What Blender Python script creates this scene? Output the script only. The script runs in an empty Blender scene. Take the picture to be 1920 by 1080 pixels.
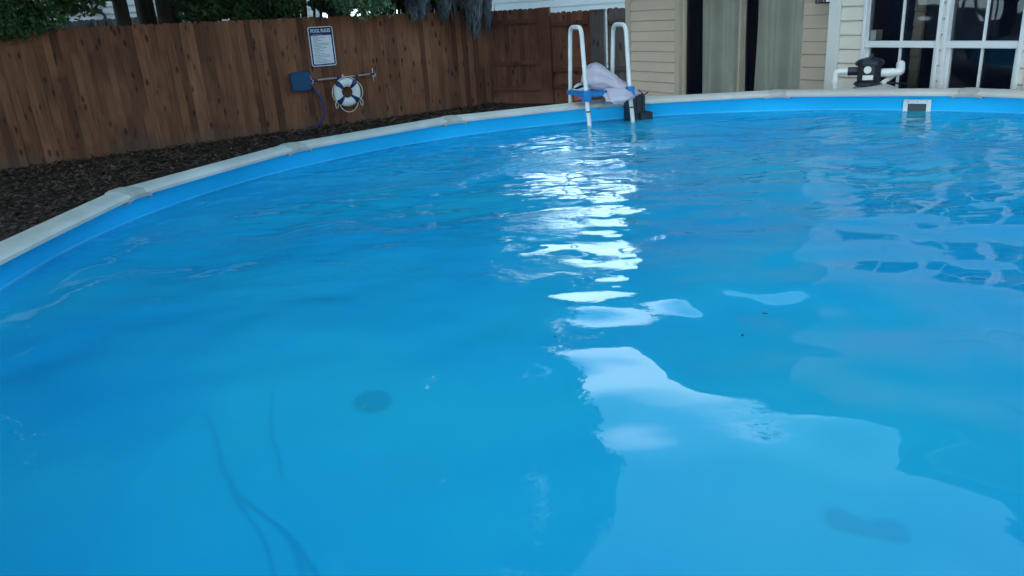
import bpy, bmesh, math, random
import numpy as np
from mathutils import Vector, Matrix, noise

# ---------------------------------------------------------------- camera
sc = bpy.context.scene
RIM = 1.32                      # top of the pool wall above the ground
CAMZ = 2.1404
F = 1450.0                      # focal length in pixels of a 1920 wide picture
PITCH, ROLL = 0.34517, -0.06982
POOL = (1.2354, 3.4917)
R_POOL = 3.4
WATER = RIM - 0.150
_cp, _sp, _cr, _sr = math.cos(PITCH), math.sin(PITCH), math.cos(ROLL), math.sin(ROLL)
_f = Vector((0, _cp, -_sp)); _u0 = Vector((0, _sp, _cp)); _r0 = Vector((1, 0, 0))
_r = _cr * _r0 + _sr * _u0; _u = -_sr * _r0 + _cr * _u0
CAM = Vector((0, 0, CAMZ))
cd = bpy.data.cameras.new('camera'); cam = bpy.data.objects.new('camera', cd)
sc.collection.objects.link(cam)
cd.sensor_width = 36; cd.lens = F / 1920 * 36; cd.clip_start = 0.05; cd.clip_end = 500
m = Matrix((_r, _u, -_f)).transposed().to_4x4(); m.translation = CAM
cam.matrix_world = m
sc.camera = cam

# ---------------------------------------------------------------- sky and sun
SUN_EL, SUN_AZ = 48, 200        # degrees; azimuth clockwise from +Y
w = bpy.data.worlds.new('World'); sc.world = w; w.use_nodes = True
nt = w.node_tree; nt.nodes.clear()
out = nt.nodes.new('ShaderNodeOutputWorld')
sky = nt.nodes.new('ShaderNodeTexSky'); sky.sky_type = 'NISHITA'; sky.sun_disc = False
sky.sun_elevation = math.radians(SUN_EL); sky.sun_rotation = math.radians(SUN_AZ)
sky.dust_density = 2.0; sky.air_density = 1.4
b1 = nt.nodes.new('ShaderNodeBackground'); b1.inputs[1].default_value = 0.09
nt.links.new(sky.outputs[0], b1.inputs[0])
tc = nt.nodes.new('ShaderNodeTexCoord'); cn = nt.nodes.new('ShaderNodeTexNoise')
cn.inputs['Scale'].default_value = 1.6; cn.inputs['Detail'].default_value = 5
nt.links.new(tc.outputs['Generated'], cn.inputs['Vector'])
cr = nt.nodes.new('ShaderNodeValToRGB')
cr.color_ramp.elements[0].position = .35; cr.color_ramp.elements[0].color = (.85, .92, .96, 1)
cr.color_ramp.elements[1].position = .65; cr.color_ramp.elements[1].color = (1.2, 1.2, 1.2, 1)
nt.links.new(cn.outputs[0], cr.inputs[0])
sz = nt.nodes.new('ShaderNodeSeparateXYZ'); nt.links.new(tc.outputs['Generated'], sz.inputs[0])
gr = nt.nodes.new('ShaderNodeValToRGB')          # bright low overcast, bluer and dimmer overhead
ge_ = gr.color_ramp.elements; ge_[0].position = .30; ge_[0].color = (2.4, 3.3, 3.5, 1); ge_[1].position = .57; ge_[1].color = (.36, .82, 1.2, 1)
e3 = ge_.new(.44); e3.color = (2.3, 3.1, 3.5, 1)
e4 = ge_.new(.50); e4.color = (.50, 1.30, 1.9, 1)
nt.links.new(sz.outputs[2], gr.inputs[0])
gm = nt.nodes.new('ShaderNodeVectorMath'); gm.operation = 'MULTIPLY'; nt.links.new(gr.outputs[0], gm.inputs[0]); nt.links.new(cr.outputs[0], gm.inputs[1])
b2 = nt.nodes.new('ShaderNodeBackground'); b2.inputs[1].default_value = 0.9
nt.links.new(gm.outputs[0], b2.inputs[0])
mx = nt.nodes.new('ShaderNodeMixShader'); mx.inputs[0].default_value = .75
nt.links.new(b1.outputs[0], mx.inputs[1]); nt.links.new(b2.outputs[0], mx.inputs[2])
nt.links.new(mx.outputs[0], out.inputs[0])
sl = bpy.data.lights.new('sun', 'SUN'); sl.energy = 0.5; sl.angle = math.radians(30); sl.color = (1, .96, .9)
so = bpy.data.objects.new('sun', sl); sc.collection.objects.link(so)
_el, _az = math.radians(SUN_EL), math.radians(SUN_AZ)
so.rotation_euler = (Vector((math.sin(_az) * math.cos(_el), math.cos(_az) * math.cos(_el), math.sin(_el)))).to_track_quat('Z', 'Y').to_euler()
sc.view_settings.view_transform = 'Standard'; sc.view_settings.look = 'None'
sc.view_settings.gamma = 1; sc.view_settings.exposure = 0.97
sc.render.engine = 'CYCLES'
sc.cycles.max_bounces = 10; sc.cycles.transparent_max_bounces = 12

# ---------------------------------------------------------------- geometry helpers
def ray(x, y):
    return (_f + _r * ((x - 960) / F) + _u * ((540 - y) / F)).normalized()
def atz(x, y, z):               # photo pixel -> point on the level z
    d = ray(x, y); return CAM + d * ((z - CAMZ) / d.z)
def atplane(x, y, P, n):        # photo pixel -> point on a vertical plane
    d = ray(x, y); P = Vector(P); n = Vector(n)
    return CAM + d * ((P - CAM).dot(n) / d.dot(n))
def atdist(x, y, t):            # photo pixel -> point t metres away horizontally
    d = ray(x, y); return CAM + d * (t / math.hypot(d.x, d.y))

class MB:
    def __init__(s): s.v = []; s.f = []
    def add(s, vs, fs):
        o = len(s.v); s.v += [tuple(v) for v in vs]; s.f += [tuple(i + o for i in f) for f in fs]; return s
    def box(s, x0, x1, y0, y1, z0, z1, M=None):
        vs = [Vector((x, y, z)) for z in (z0, z1) for y in (y0, y1) for x in (x0, x1)]
        if M is not None: vs = [M @ v for v in vs]
        return s.add(vs, [(0, 2, 3, 1), (4, 5, 7, 6), (0, 1, 5, 4), (2, 6, 7, 3), (0, 4, 6, 2), (1, 3, 7, 5)])
    def quad(s, a, b, c, d): return s.add([a, b, c, d], [(0, 1, 2, 3)])
    def tube(s, pts, r, n=10, cap=True):
        pts = [Vector(p) for p in pts]; rs = r if isinstance(r, (list, tuple)) else [r] * len(pts)
        prev = None; vs = []; fs = []
        for i, p in enumerate(pts):
            t = (pts[min(i + 1, len(pts) - 1)] - pts[max(i - 1, 0)]).normalized()
            if prev is None: a = t.orthogonal().normalized()
            else: a = (prev - t * prev.dot(t)).normalized()
            prev = a; b = t.cross(a)
            for k in range(n):
                an = 2 * math.pi * k / n
                vs.append(p + (a * math.cos(an) + b * math.sin(an)) * rs[i])
        for i in range(len(pts) - 1):
            for k in range(n):
                k2 = (k + 1) % n
                fs.append((i * n + k, i * n + k2, (i + 1) * n + k2, (i + 1) * n + k))
        if cap: fs.append(tuple(range(n))[::-1]); fs.append(tuple(range((len(pts) - 1) * n, len(pts) * n)))
        return s.add(vs, fs)
    def lathe(s, prof, n=24, M=None):
        vs = []; fs = []
        for r, z in prof:
            for k in range(n):
                a = 2 * math.pi * k / n; v = Vector((r * math.cos(a), r * math.sin(a), z))
                vs.append(M @ v if M is not None else v)
        for i in range(len(prof) - 1):
            for k in range(n):
                k2 = (k + 1) % n; fs.append((i * n + k, i * n + k2, (i + 1) * n + k2, (i + 1) * n + k))
        fs.append(tuple(range(n))[::-1]); fs.append(tuple(range((len(prof) - 1) * n, len(prof) * n)))
        return s.add(vs, fs)
    def build(s, name, mat, parent=None, smooth=False, bevel=0, loc=None):
        me = bpy.data.meshes.new(name); me.from_pydata(s.v, [], s.f); me.update()
        if mat: me.materials.append(mat)
        o = bpy.data.objects.new(name, me); sc.collection.objects.link(o)
        if parent is not None: o.parent = parent
        if smooth:
            me.polygons.foreach_set('use_smooth', [True] * len(me.polygons))
        if bevel:
            b = o.modifiers.new('bevel', 'BEVEL'); b.width = bevel; b.segments = 2; b.limit_method = 'ANGLE'
        if smooth == 'auto':
            e = o.modifiers.new('split', 'EDGE_SPLIT'); e.split_angle = math.radians(35)
        return o
def tag(o, label=None, cat=None, group=None, kind=None):
    for k, v in (('label', label), ('category', cat), ('group', group), ('kind', kind)):
        if v: o[k] = v
    return o
def empty(name, loc=(0, 0, 0), rz=0):
    o = bpy.data.objects.new(name, None); sc.collection.objects.link(o)
    o.location = loc; o.rotation_euler = (0, 0, rz); o.empty_display_size = .2; return o
def copy_tree(o, parent=None):
    c = o.copy(); sc.collection.objects.link(c)
    if parent is not None: c.parent = parent
    for ch in [x for x in bpy.data.objects if x.parent == o]: copy_tree(ch, c)
    return c
def loc(root, P):               # world point into a root's own space
    M = Matrix.Translation(root.location) @ Matrix.Rotation(root.rotation_euler.z, 4, 'Z')
    return M.inverted() @ Vector(P)
def arc(pts, r, n=5):           # round the corners of a polyline
    pts = [Vector(p) for p in pts]; o = [pts[0]]
    for i in range(1, len(pts) - 1):
        a, b, c = pts[i - 1], pts[i], pts[i + 1]
        d1 = (a - b).normalized(); d2 = (c - b).normalized()
        p1 = b + d1 * r; p2 = b + d2 * r
        for k in range(n + 1):
            t = k / n; o.append(p1 * (1 - t) ** 2 + b * 2 * t * (1 - t) + p2 * t * t)
    o.append(pts[-1]); return o

# ---------------------------------------------------------------- materials
def mat(name, col, rough=.6, spec=.4, noise_amt=0, noise_scale=8, bump=0, bump_scale=40, metal=0, col2=None, island=0, stretch=None, trans=0):
    m = bpy.data.materials.new(name); m.use_nodes = True; n = m.node_tree.nodes; l = m.node_tree.links
    p = n['Principled BSDF']; p.inputs['Roughness'].default_value = rough
    p.inputs['Specular IOR Level'].default_value = spec; p.inputs['Metallic'].default_value = metal
    p.inputs['Base Color'].default_value = (*col, 1)
    g = n.new('ShaderNodeNewGeometry'); vec = g.outputs['Position']
    if stretch:
        mp = n.new('ShaderNodeVectorMath'); mp.operation = 'MULTIPLY'; mp.inputs[1].default_value = stretch
        l.new(vec, mp.inputs[0]); vec = mp.outputs[0]
    cur = None
    if col2:
        t = n.new('ShaderNodeTexNoise'); t.inputs['Scale'].default_value = noise_scale; t.inputs['Detail'].default_value = 6
        t.inputs['Roughness'].default_value = .6
        l.new(vec, t.inputs['Vector'])
        r = n.new('ShaderNodeValToRGB'); r.color_ramp.elements[0].position = .35; r.color_ramp.elements[1].position = .68
        r.color_ramp.elements[0].color = (*col, 1); r.color_ramp.elements[1].color = (*col2, 1)
        l.new(t.outputs[0], r.inputs[0]); cur = r.outputs[0]
    if island:
        mm = n.new('ShaderNodeMapRange'); mm.inputs[3].default_value = 1 - island; mm.inputs[4].default_value = 1 + island
        l.new(g.outputs['Random Per Island'], mm.inputs[0])
        x = n.new('ShaderNodeVectorMath'); x.operation = 'SCALE'
        if cur is not None: l.new(cur, x.inputs[0])
        else: x.inputs[0].default_value = col
        l.new(mm.outputs[0], x.inputs['Scale']); cur = x.outputs[0]
    if cur is not None: l.new(cur, p.inputs['Base Color'])
    if bump:
        t2 = n.new('ShaderNodeTexNoise'); t2.inputs['Scale'].default_value = bump_scale; t2.inputs['Detail'].default_value = 4
        l.new(vec, t2.inputs['Vector'])
        b = n.new('ShaderNodeBump'); b.inputs['Strength'].default_value = 1; b.inputs['Distance'].default_value = bump
        l.new(t2.outputs[0], b.inputs['Height']); l.new(b.outputs[0], p.inputs['Normal'])
    if trans:
        tr = n.new('ShaderNodeBsdfTranslucent'); ms = n.new('ShaderNodeMixShader'); ms.inputs[0].default_value = trans
        if cur is not None: l.new(cur, tr.inputs[0])
        else: tr.inputs[0].default_value = (*col, 1)
        o = n['Material Output']; l.new(p.outputs[0], ms.inputs[1]); l.new(tr.outputs[0], ms.inputs[2]); l.new(ms.outputs[0], o.inputs[0])
    return m

def wood_mat(name, dark, light, rot, grey=(.075, .058, .05)):
    """cedar boards: every board its own tone, grain along z, knots, damp grey foot"""
    m = bpy.data.materials.new(name); m.use_nodes = True; n = m.node_tree.nodes; l = m.node_tree.links
    p = n['Principled BSDF']; p.inputs['Roughness'].default_value = .8; p.inputs['Specular IOR Level'].default_value = .25
    g = n.new('ShaderNodeNewGeometry')
    rt = n.new('ShaderNodeVectorRotate'); rt.rotation_type = 'Z_AXIS'; rt.inputs['Angle'].default_value = -rot
    l.new(g.outputs['Position'], rt.inputs['Vector'])
    # shift by island so that boards do not share grain
    cx = n.new('ShaderNodeCombineXYZ'); mu = n.new('ShaderNodeMath'); mu.operation = 'MULTIPLY'; mu.inputs[1].default_value = 37
    l.new(g.outputs['Random Per Island'], mu.inputs[0]); l.new(mu.outputs[0], cx.inputs[2]); l.new(mu.outputs[0], cx.inputs[1])
    ad = n.new('ShaderNodeVectorMath'); ad.operation = 'ADD'; l.new(rt.outputs[0], ad.inputs[0]); l.new(cx.outputs[0], ad.inputs[1])
    def nz(sc_, stretch, det=5):
        s = n.new('ShaderNodeVectorMath'); s.operation = 'MULTIPLY'; s.inputs[1].default_value = stretch; l.new(ad.outputs[0], s.inputs[0])
        t = n.new('ShaderNodeTexNoise'); t.inputs['Scale'].default_value = sc_; t.inputs['Detail'].default_value = det; l.new(s.outputs[0], t.inputs['Vector']); return t.outputs[0]
    def ramp(src, p0, c0, p1, c1):
        r = n.new('ShaderNodeValToRGB'); e = r.color_ramp.elements; e[0].position = p0; e[1].position = p1; e[0].color = (*c0, 1); e[1].color = (*c1, 1)
        l.new(src, r.inputs[0]); return r.outputs[0]
    def mix(f, a, b, mode='MIX'):
        x = n.new('ShaderNodeMix'); x.data_type = 'RGBA'; x.blend_type = mode
        if isinstance(f, float): x.inputs[0].default_value = f
        else: l.new(f, x.inputs[0])
        l.new(a, x.inputs[6])
        if isinstance(b, tuple): x.inputs[7].default_value = (*b, 1)
        else: l.new(b, x.inputs[7])
        return x.outputs[2]
    base = ramp(g.outputs['Random Per Island'], 0, dark, 1, light)
    grain = nz(5, (9, 9, .5)); c = mix(ramp(grain, .35, (.55,) * 3, .7, (0,) * 3), base, tuple(x * .55 for x in dark))
    big = nz(1.1, (1, 1, .8), 3); c = mix(ramp(big, .5, (0,) * 3, .72, (.5,) * 3), c, tuple(x * 1.25 for x in light))
    # knots
    s = n.new('ShaderNodeVectorMath'); s.operation = 'MULTIPLY'; s.inputs[1].default_value = (7, 0, 2.6); l.new(ad.outputs[0], s.inputs[0])
    v = n.new('ShaderNodeTexVoronoi'); v.inputs['Scale'].default_value = 1; l.new(s.outputs[0], v.inputs['Vector'])
    c = mix(ramp(v.outputs['Distance'], .10, (.9,) * 3, .24, (0,) * 3), c, tuple(x * .22 for x in dark))
    # weathered grey foot of the fence
    sp = n.new('ShaderNodeSeparateXYZ'); l.new(g.outputs['Position'], sp.inputs[0])
    hz = n.new('ShaderNodeTexNoise'); hz.inputs['Scale'].default_value = .9; l.new(g.outputs['Position'], hz.inputs['Vector'])
    am = n.new('ShaderNodeMath'); am.operation = 'MULTIPLY_ADD'; am.inputs[1].default_value = 1.6; l.new(hz.outputs[0], am.inputs[0]); am.inputs[2].default_value = -.5
    sb = n.new('ShaderNodeMath'); sb.operation = 'SUBTRACT'; l.new(am.outputs[0], sb.inputs[0]); l.new(sp.outputs[2], sb.inputs[1])
    c = mix(ramp(sb.outputs[0], -.25, (0,) * 3, .35, (.55,) * 3), c, grey)
    l.new(c, p.inputs['Base Color'])
    b = n.new('ShaderNodeBump'); b.inputs['Distance'].default_value = .006; l.new(grain, b.inputs['Height']); l.new(b.outputs[0], p.inputs['Normal'])
    return m

FA, FB = Vector((-9.2, 14.28, 0)), Vector((-0.13, 19.5, 0))
FD = (FB - FA).normalized(); FN = Vector((FD.y, -FD.x, 0))       # FN faces the pool
FROT = math.atan2(FD.y, FD.x)
GD = Vector((math.sin(math.radians(122)), math.cos(math.radians(122)), 0)); GN = Vector((GD.y, -GD.x, 0))
GROT = math.atan2(GD.y, GD.x)
M = {}
M['cedar'] = wood_mat('cedar_boards', (.085, .031, .018), (.24, .098, .055), FROT)
M['cedar_red'] = wood_mat('cedar_boards_red', (.078, .030, .019), (.150, .060, .038), GROT, (.18, .08, .06))
M['cedar_old'] = wood_mat('weathered_boards', (.07, .06, .065), (.13, .11, .11), GROT)
M['grey_wood'] = wood_mat('grey_boards', (.16, .15, .18), (.26, .25, .28), FROT)
M['mulch'] = mat('mulch', (.018, .011, .009), .95, .2, col2=(.06, .036, .028), noise_scale=9, bump=.06, bump_scale=22)
M['chips'] = mat('bark_chips', (.028, .018, .014), .9, .2, col2=(.085, .052, .041), noise_scale=3, island=.85)
M['rail'] = mat('vinyl_rail', (.45, .412, .38), .55, .3, col2=(.57, .525, .49), noise_scale=3.5, bump=.0015, bump_scale=60)
M['cap'] = mat('rail_cap', (.33, .305, .28), .65, .25, col2=(.42, .395, .37), noise_scale=14, bump=.001, bump_scale=80)
M['bark'] = mat('bark', (.018, .015, .013), .95, .2, col2=(.05, .043, .04), noise_scale=6, bump=.03, bump_scale=14, stretch=(1, 1, .25))
M['leaf'] = mat('dark_leaves', (.022, .05, .018), .6, .3, col2=(.045, .085, .028), noise_scale=.9, island=.45, trans=.2)
M['leaf2'] = mat('fresh_leaves', (.028, .075, .022), .55, .4, col2=(.06, .125, .045), noise_scale=1.4, island=.4, trans=.25)
M['leaf3'] = mat('pale_leaves', (.06, .13, .06), .5, .4, col2=(.14, .24, .13), noise_scale=1.6, island=.4, trans=.25)
M['moss'] = mat('spanish_moss', (.05, .055, .065), .95, .1, col2=(.12, .125, .145), noise_scale=3, island=.3)
M['white_siding'] = mat('white_siding', (.40, .42, .46), .6, .3, col2=(.46, .48, .51), noise_scale=.7)
M['siding'] = mat('cream_siding', (.61, .545, .485), .6, .3, col2=(.67, .605, .545), noise_scale=1.2, bump=.0012, bump_scale=90)
M['tan_siding'] = mat('tan_siding', (.61, .475, .39), .6, .3, col2=(.67, .53, .445), noise_scale=1.2, bump=.0012, bump_scale=90)
M['trim'] = mat('white_trim', (.60, .585, .58), .5, .35, col2=(.66, .645, .64), noise_scale=3)
M['trim_tan'] = mat('tan_trim', (.50, .41, .34), .5, .35, col2=(.55, .46, .38), noise_scale=3)
M['vinyl'] = mat('window_vinyl', (.62, .62, .65), .4, .4, col2=(.66, .66, .69), noise_scale=3)
M['shingle'] = mat('shingles', (.10, .095, .09), .9, .2, col2=(.17, .16, .15), noise_scale=9, bump=.01, bump_scale=30)
M['soffit'] = mat('soffit', (.45, .42, .38), .7, .2)
M['curtain'] = mat('curtain_cloth', (.66, .60, .53), .9, .1, col2=(.75, .69, .61), noise_scale=3, bump=.0015, bump_scale=200)
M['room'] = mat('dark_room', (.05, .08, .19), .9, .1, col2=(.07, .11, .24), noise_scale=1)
M['white_paint'] = mat('white_tube', (.60, .59, .59), .4, .4, col2=(.70, .69, .69), noise_scale=10)
M['rust'] = mat('rust', (.20, .06, .03), .8, .2, col2=(.3, .10, .05), noise_scale=60)
M['blue_plastic'] = mat('blue_plastic', (.008, .13, .36), .5, .3, col2=(.012, .19, .48), noise_scale=12)
M['blue_net'] = mat('blue_net', (.015, .055, .13), .7, .2, col2=(.02, .075, .17), noise_scale=30, bump=.002, bump_scale=180)
M['navy'] = mat('navy_paint', (.012, .02, .10), .5, .3, col2=(.018, .03, .13), noise_scale=20)
M['sign_white'] = mat('sign_face', (.55, .57, .66), .5, .4, col2=(.62, .64, .72), noise_scale=6)
M['sign_grey'] = mat('sign_small_print', (.20, .22, .30), .6, .3, col2=(.26, .28, .36), noise_scale=30)
M['ring_white'] = mat('ring_foam', (.58, .60, .64), .6, .3, col2=(.68, .69, .73), noise_scale=9, bump=.002, bump_scale=40)
M['rope'] = mat('rope', (.55, .50, .45), .8, .2, col2=(.66, .62, .58), noise_scale=50)
M['black'] = mat('black_plastic', (.010, .012, .02), .4, .4, col2=(.02, .023, .035), noise_scale=15)
M['dial'] = mat('dial_white', (.66, .66, .66), .5, .3, col2=(.72, .72, .72), noise_scale=20)
M['pvc'] = mat('pvc_pipe', (.66, .64, .66), .4, .4, col2=(.72, .70, .71), noise_scale=9)
M['tank'] = mat('filter_tank', (.34, .33, .31), .55, .3, col2=(.42, .41, .39), noise_scale=8)
M['red'] = mat('red_plastic', (.42, .08, .07), .6, .3, col2=(.5, .16, .13), noise_scale=30)
M['hose'] = mat('blue_hose', (.010, .022, .13), .5, .3, col2=(.02, .035, .18), noise_scale=20)
M['lantern'] = mat('lantern_metal', (.015, .016, .02), .5, .5)
M['galv'] = mat('aluminium_tube', (.45, .45, .47), .35, .5, metal=.6)
M['outer_wall'] = mat('pool_outer_wall', (.42, .42, .44), .5, .3, col2=(.5, .5, .52), noise_scale=4)
M['skim_dark'] = mat('skimmer_throat', (.06, .075, .085), .7, .3)
M['leafbit'] = mat('dead_leaf', (.04, .03, .02), .8, .2)

def glass_mat(name, tint=(.90, .92, .94), refl=1.0):
    m = bpy.data.materials.new(name); m.use_nodes = True; n = m.node_tree.nodes; l = m.node_tree.links
    n.remove(n['Principled BSDF'])
    fr = n.new('ShaderNodeFresnel'); fr.inputs[0].default_value = 1.5
    g = n.new('ShaderNodeBsdfGlossy'); g.inputs['Roughness'].default_value = .02
    t = n.new('ShaderNodeBsdfTransparent'); t.inputs[0].default_value = (*tint, 1)
    nz = n.new('ShaderNodeTexNoise'); nz.inputs['Scale'].default_value = 1.5
    ge = n.new('ShaderNodeNewGeometry'); l.new(ge.outputs['Position'], nz.inputs['Vector'])
    b = n.new('ShaderNodeBump'); b.inputs['Distance'].default_value = .01; l.new(nz.outputs[0], b.inputs['Height']); l.new(b.outputs[0], g.inputs['Normal'])
    ms = n.new('ShaderNodeMixShader'); l.new(fr.outputs[0], ms.inputs[0]); l.new(t.outputs[0], ms.inputs[1]); l.new(g.outputs[0], ms.inputs[2])
    l.new(ms.outputs[0], n['Material Output'].inputs[0]); return m
M['glass'] = glass_mat('window_glass')

# liner: plain blue vinyl with soft mottling
def liner_mat(name, c1, c2):
    m = mat(name, c1, .75, .06, col2=c2, noise_scale=1.3, bump=.004, bump_scale=2.5); return m
M['liner'] = liner_mat('liner_vinyl', (.014, .41, .82), (.018, .46, .85))
M['liner_floor'] = liner_mat('liner_floor_vinyl', (.014, .56, .88), (.02, .64, .88))
M['band'] = mat('pale_waterline', (.05, .50, .88), .4, .3, col2=(.02, .42, .85), noise_scale=4)  # paler blue strip along the waterline
M['wrinkle_and_reflection'] = mat('liner_wrinkle', (.004, .19, .54), .8, .05)  # blue of the floor wrinkles and of the painted reflection patch
M['stain'] = mat('liner_patch', (.001, .03, .34), .9, .0)

def water_mat():
    m = bpy.data.materials.new('pool_water'); m.use_nodes = True; n = m.node_tree.nodes; l = m.node_tree.links
    n.remove(n['Principled BSDF'])
    ge = n.new('ShaderNodeNewGeometry')
    # fine wind ripples, strongest in the far left part of the pool
    def nz(scale, stretch, det=3, rough=.5):
        s = n.new('ShaderNodeVectorMath'); s.operation = 'MULTIPLY'; s.inputs[1].default_value = stretch; l.new(ge.outputs['Position'], s.inputs[0])
        t = n.new('ShaderNodeTexNoise'); t.inputs['Scale'].default_value = scale; t.inputs['Detail'].default_value = det
        t.inputs['Roughness'].default_value = rough; l.new(s.outputs[0], t.inputs['Vector']); return t.outputs[0]
    fine = nz(16, (1, 1, 1), 4, .6)
    patch = nz(1.0, (1, 1.3, 1), 2)
    pr = n.new('ShaderNodeMapRange'); pr.inputs[1].default_value = .50; pr.inputs[2].default_value = .66; pr.inputs[4].default_value = 1.5; l.new(patch, pr.inputs[0])
    sp = n.new('ShaderNodeSeparateXYZ'); l.new(ge.outputs['Position'], sp.inputs[0])
    # ripples grow with y and towards -x
    q = n.new('ShaderNodeMath'); q.operation = 'MULTIPLY_ADD'; q.inputs[1].default_value = -.4; l.new(sp.outputs[0], q.inputs[0]); l.new(sp.outputs[1], q.inputs[2])
    mr = n.new('ShaderNodeMapRange'); mr.inputs[1].default_value = 2.6; mr.inputs[2].default_value = 4.8; mr.inputs[3].default_value = 0.02; mr.inputs[4].default_value = 1; l.new(q.outputs[0], mr.inputs[0])
    mm = n.new('ShaderNodeMath'); mm.operation = 'MULTIPLY'; l.new(mr.outputs[0], mm.inputs[0])
    pa = n.new('ShaderNodeMath'); pa.operation = 'ADD'; pa.inputs[1].default_value = .07; l.new(pr.outputs[0], pa.inputs[0]); l.new(pa.outputs[0], mm.inputs[1])
    hh = n.new('ShaderNodeMath'); hh.operation = 'MULTIPLY'; l.new(fine, hh.inputs[0]); l.new(mm.outputs[0], hh.inputs[1])
    mid = nz(4.2, (.75, 1.25, 1), 2)
    m2_ = n.new('ShaderNodeMapRange'); m2_.inputs[1].default_value = 2.6; m2_.inputs[2].default_value = 5.2; m2_.inputs[3].default_value = .05; m2_.inputs[4].default_value = 1.5; l.new(sp.outputs[1], m2_.inputs[0])
    h2 = n.new('ShaderNodeMath'); h2.operation = 'MULTIPLY_ADD'; l.new(mid, h2.inputs[0]); l.new(m2_.outputs[0], h2.inputs[1]); l.new(hh.outputs[0], h2.inputs[2])
    b = n.new('ShaderNodeBump'); b.inputs['Distance'].default_value = .022; l.new(h2.outputs[0], b.inputs['Height'])
    fr = n.new('ShaderNodeFresnel'); fr.inputs[0].default_value = 1.333; l.new(b.outputs[0], fr.inputs['Normal'])
    g = n.new('ShaderNodeBsdfGlossy'); g.inputs['Roughness'].default_value = .015; l.new(b.outputs[0], g.inputs['Normal'])
    t = n.new('ShaderNodeBsdfTransparent'); t.inputs[0].default_value = (.80, .95, .985, 1)
    df = n.new('ShaderNodeBsdfDiffuse')       # cloudy, chlorinated water scatters light under its surface
    cl_ = n.new('ShaderNodeTexNoise'); cl_.inputs['Scale'].default_value = .9; cl_.inputs['Detail'].default_value = 3; l.new(ge.outputs['Position'], cl_.inputs['Vector'])
    rp = n.new('ShaderNodeValToRGB'); rp.color_ramp.elements[0].position = .35; rp.color_ramp.elements[1].position = .65
    rp.color_ramp.elements[0].color = (.014, .435, .74, 1); rp.color_ramp.elements[1].color = (.026, .54, .72, 1)
    l.new(cl_.outputs[0], rp.inputs[0]); l.new(rp.outputs[0], df.inputs[0])
    body = n.new('ShaderNodeMixShader'); body.inputs[0].default_value = .55; l.new(t.outputs[0], body.inputs[1]); l.new(df.outputs[0], body.inputs[2])
    bf = n.new('ShaderNodeMath'); bf.operation = 'SUBTRACT'; bf.inputs[0].default_value = 1; l.new(ge.outputs['Backfacing'], bf.inputs[1])
    fm = n.new('ShaderNodeMath'); fm.operation = 'MULTIPLY'; l.new(fr.outputs[0], fm.inputs[0]); l.new(bf.outputs[0], fm.inputs[1])
    ms = n.new('ShaderNodeMixShader'); l.new(fm.outputs[0], ms.inputs[0]); l.new(body.outputs[0], ms.inputs[1]); l.new(g.outputs[0], ms.inputs[2])
    l.new(ms.outputs[0], n['Material Output'].inputs[0]); return m
M['water'] = water_mat()

# ================================================================ GROUND
g = MB(); N = 90
xs = np.linspace(-60, 60, N + 1)
for j in range(N + 1):
    for i in range(N + 1):
        x, y = xs[i], xs[j] + 20
        g.v.append((x, y, -.02 + .03 * noise.noise(Vector((x * .4, y * .4, 0)))))
g.f = [(j * (N + 1) + i, j * (N + 1) + i + 1, (j + 1) * (N + 1) + i + 1, (j + 1) * (N + 1) + i) for j in range(N) for i in range(N)]
tag(g.build('ground', M['mulch'], smooth=True), kind='structure')
random.seed(3)
mb = MB()
for k in range(14000):
    s = random.uniform(0, 11.5) ** 1.0; dd = random.uniform(0.1, 9) ** 1.0
    P = FB - FD * s + FN * dd
    if (P.x - POOL[0]) ** 2 + (P.y - POOL[1]) ** 2 < 3.6 ** 2: continue
    L = random.uniform(.012, .05); W_ = random.uniform(.008, .024)
    R = Matrix.Translation((P.x, P.y, random.uniform(.0, .035))) @ Matrix.Rotation(random.uniform(0, 6.28), 4, 'Z') @ Matrix.Rotation(random.uniform(-.5, .5), 4, 'X') @ Matrix.Rotation(random.uniform(-.5, .5), 4, 'Y')
    mb.box(-L, L, -W_, W_, -.004, .006, R)
tag(mb.build('bark_chips', M['chips']), 'loose dark bark chips covering the bed between fence and pool', 'mulch', kind='stuff')

# ================================================================ POOL
NSEG = 15
DT = 0.41642827; PH = 2.90099782
DT = 2 * math.pi / NSEG
PH += 0.006
pool = empty('above_ground_pool', (POOL[0], POOL[1], 0))
tag(pool, 'round above ground pool with pale rails and bright blue liner', 'swimming pool')
# liner wall
nw = 180; mb = MB(); prof = [(R_POOL, RIM - .012), (R_POOL, WATER), (R_POOL, .9), (R_POOL - .003, .45), (R_POOL - .02, .18), (R_POOL - .08, .07), (R_POOL - .2, .04)]
for r, z in prof:
    for k in range(nw):
        a = 2 * math.pi * k / nw; mb.v.append((r * math.cos(a), r * math.sin(a), z))
for i in range(len(prof) - 1):
    for k in range(nw):
        k2 = (k + 1) % nw; mb.f.append((i * nw + k, (i + 1) * nw + k, (i + 1) * nw + k2, i * nw + k2))
mb.build('liner_wall', M['liner'], pool, smooth=True)
mb = MB()
for z in (WATER - .004, WATER + .014):
    for k in range(nw): a = 2 * math.pi * k / nw; mb.v.append(((R_POOL - .003) * math.cos(a), (R_POOL - .003) * math.sin(a), z))
mb.f = [(k, (k + 1) % nw, nw + (k + 1) % nw, nw + k) for k in range(nw)]
mb.build('waterline_band', M['band'], pool, smooth=True)
mb = MB(); rings = 30
mb.v.append((0, 0, .03))
for i in range(1, rings + 1):
    r = (R_POOL - .2) * i / rings
    for k in range(90):
        a = 2 * math.pi * k / 90; x, y = r * math.cos(a), r * math.sin(a)
        mb.v.append((x, y, .03 + (0.02 * noise.noise(Vector((x * 1.3, y * 1.3, 3))) if i < rings else .01)))
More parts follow.
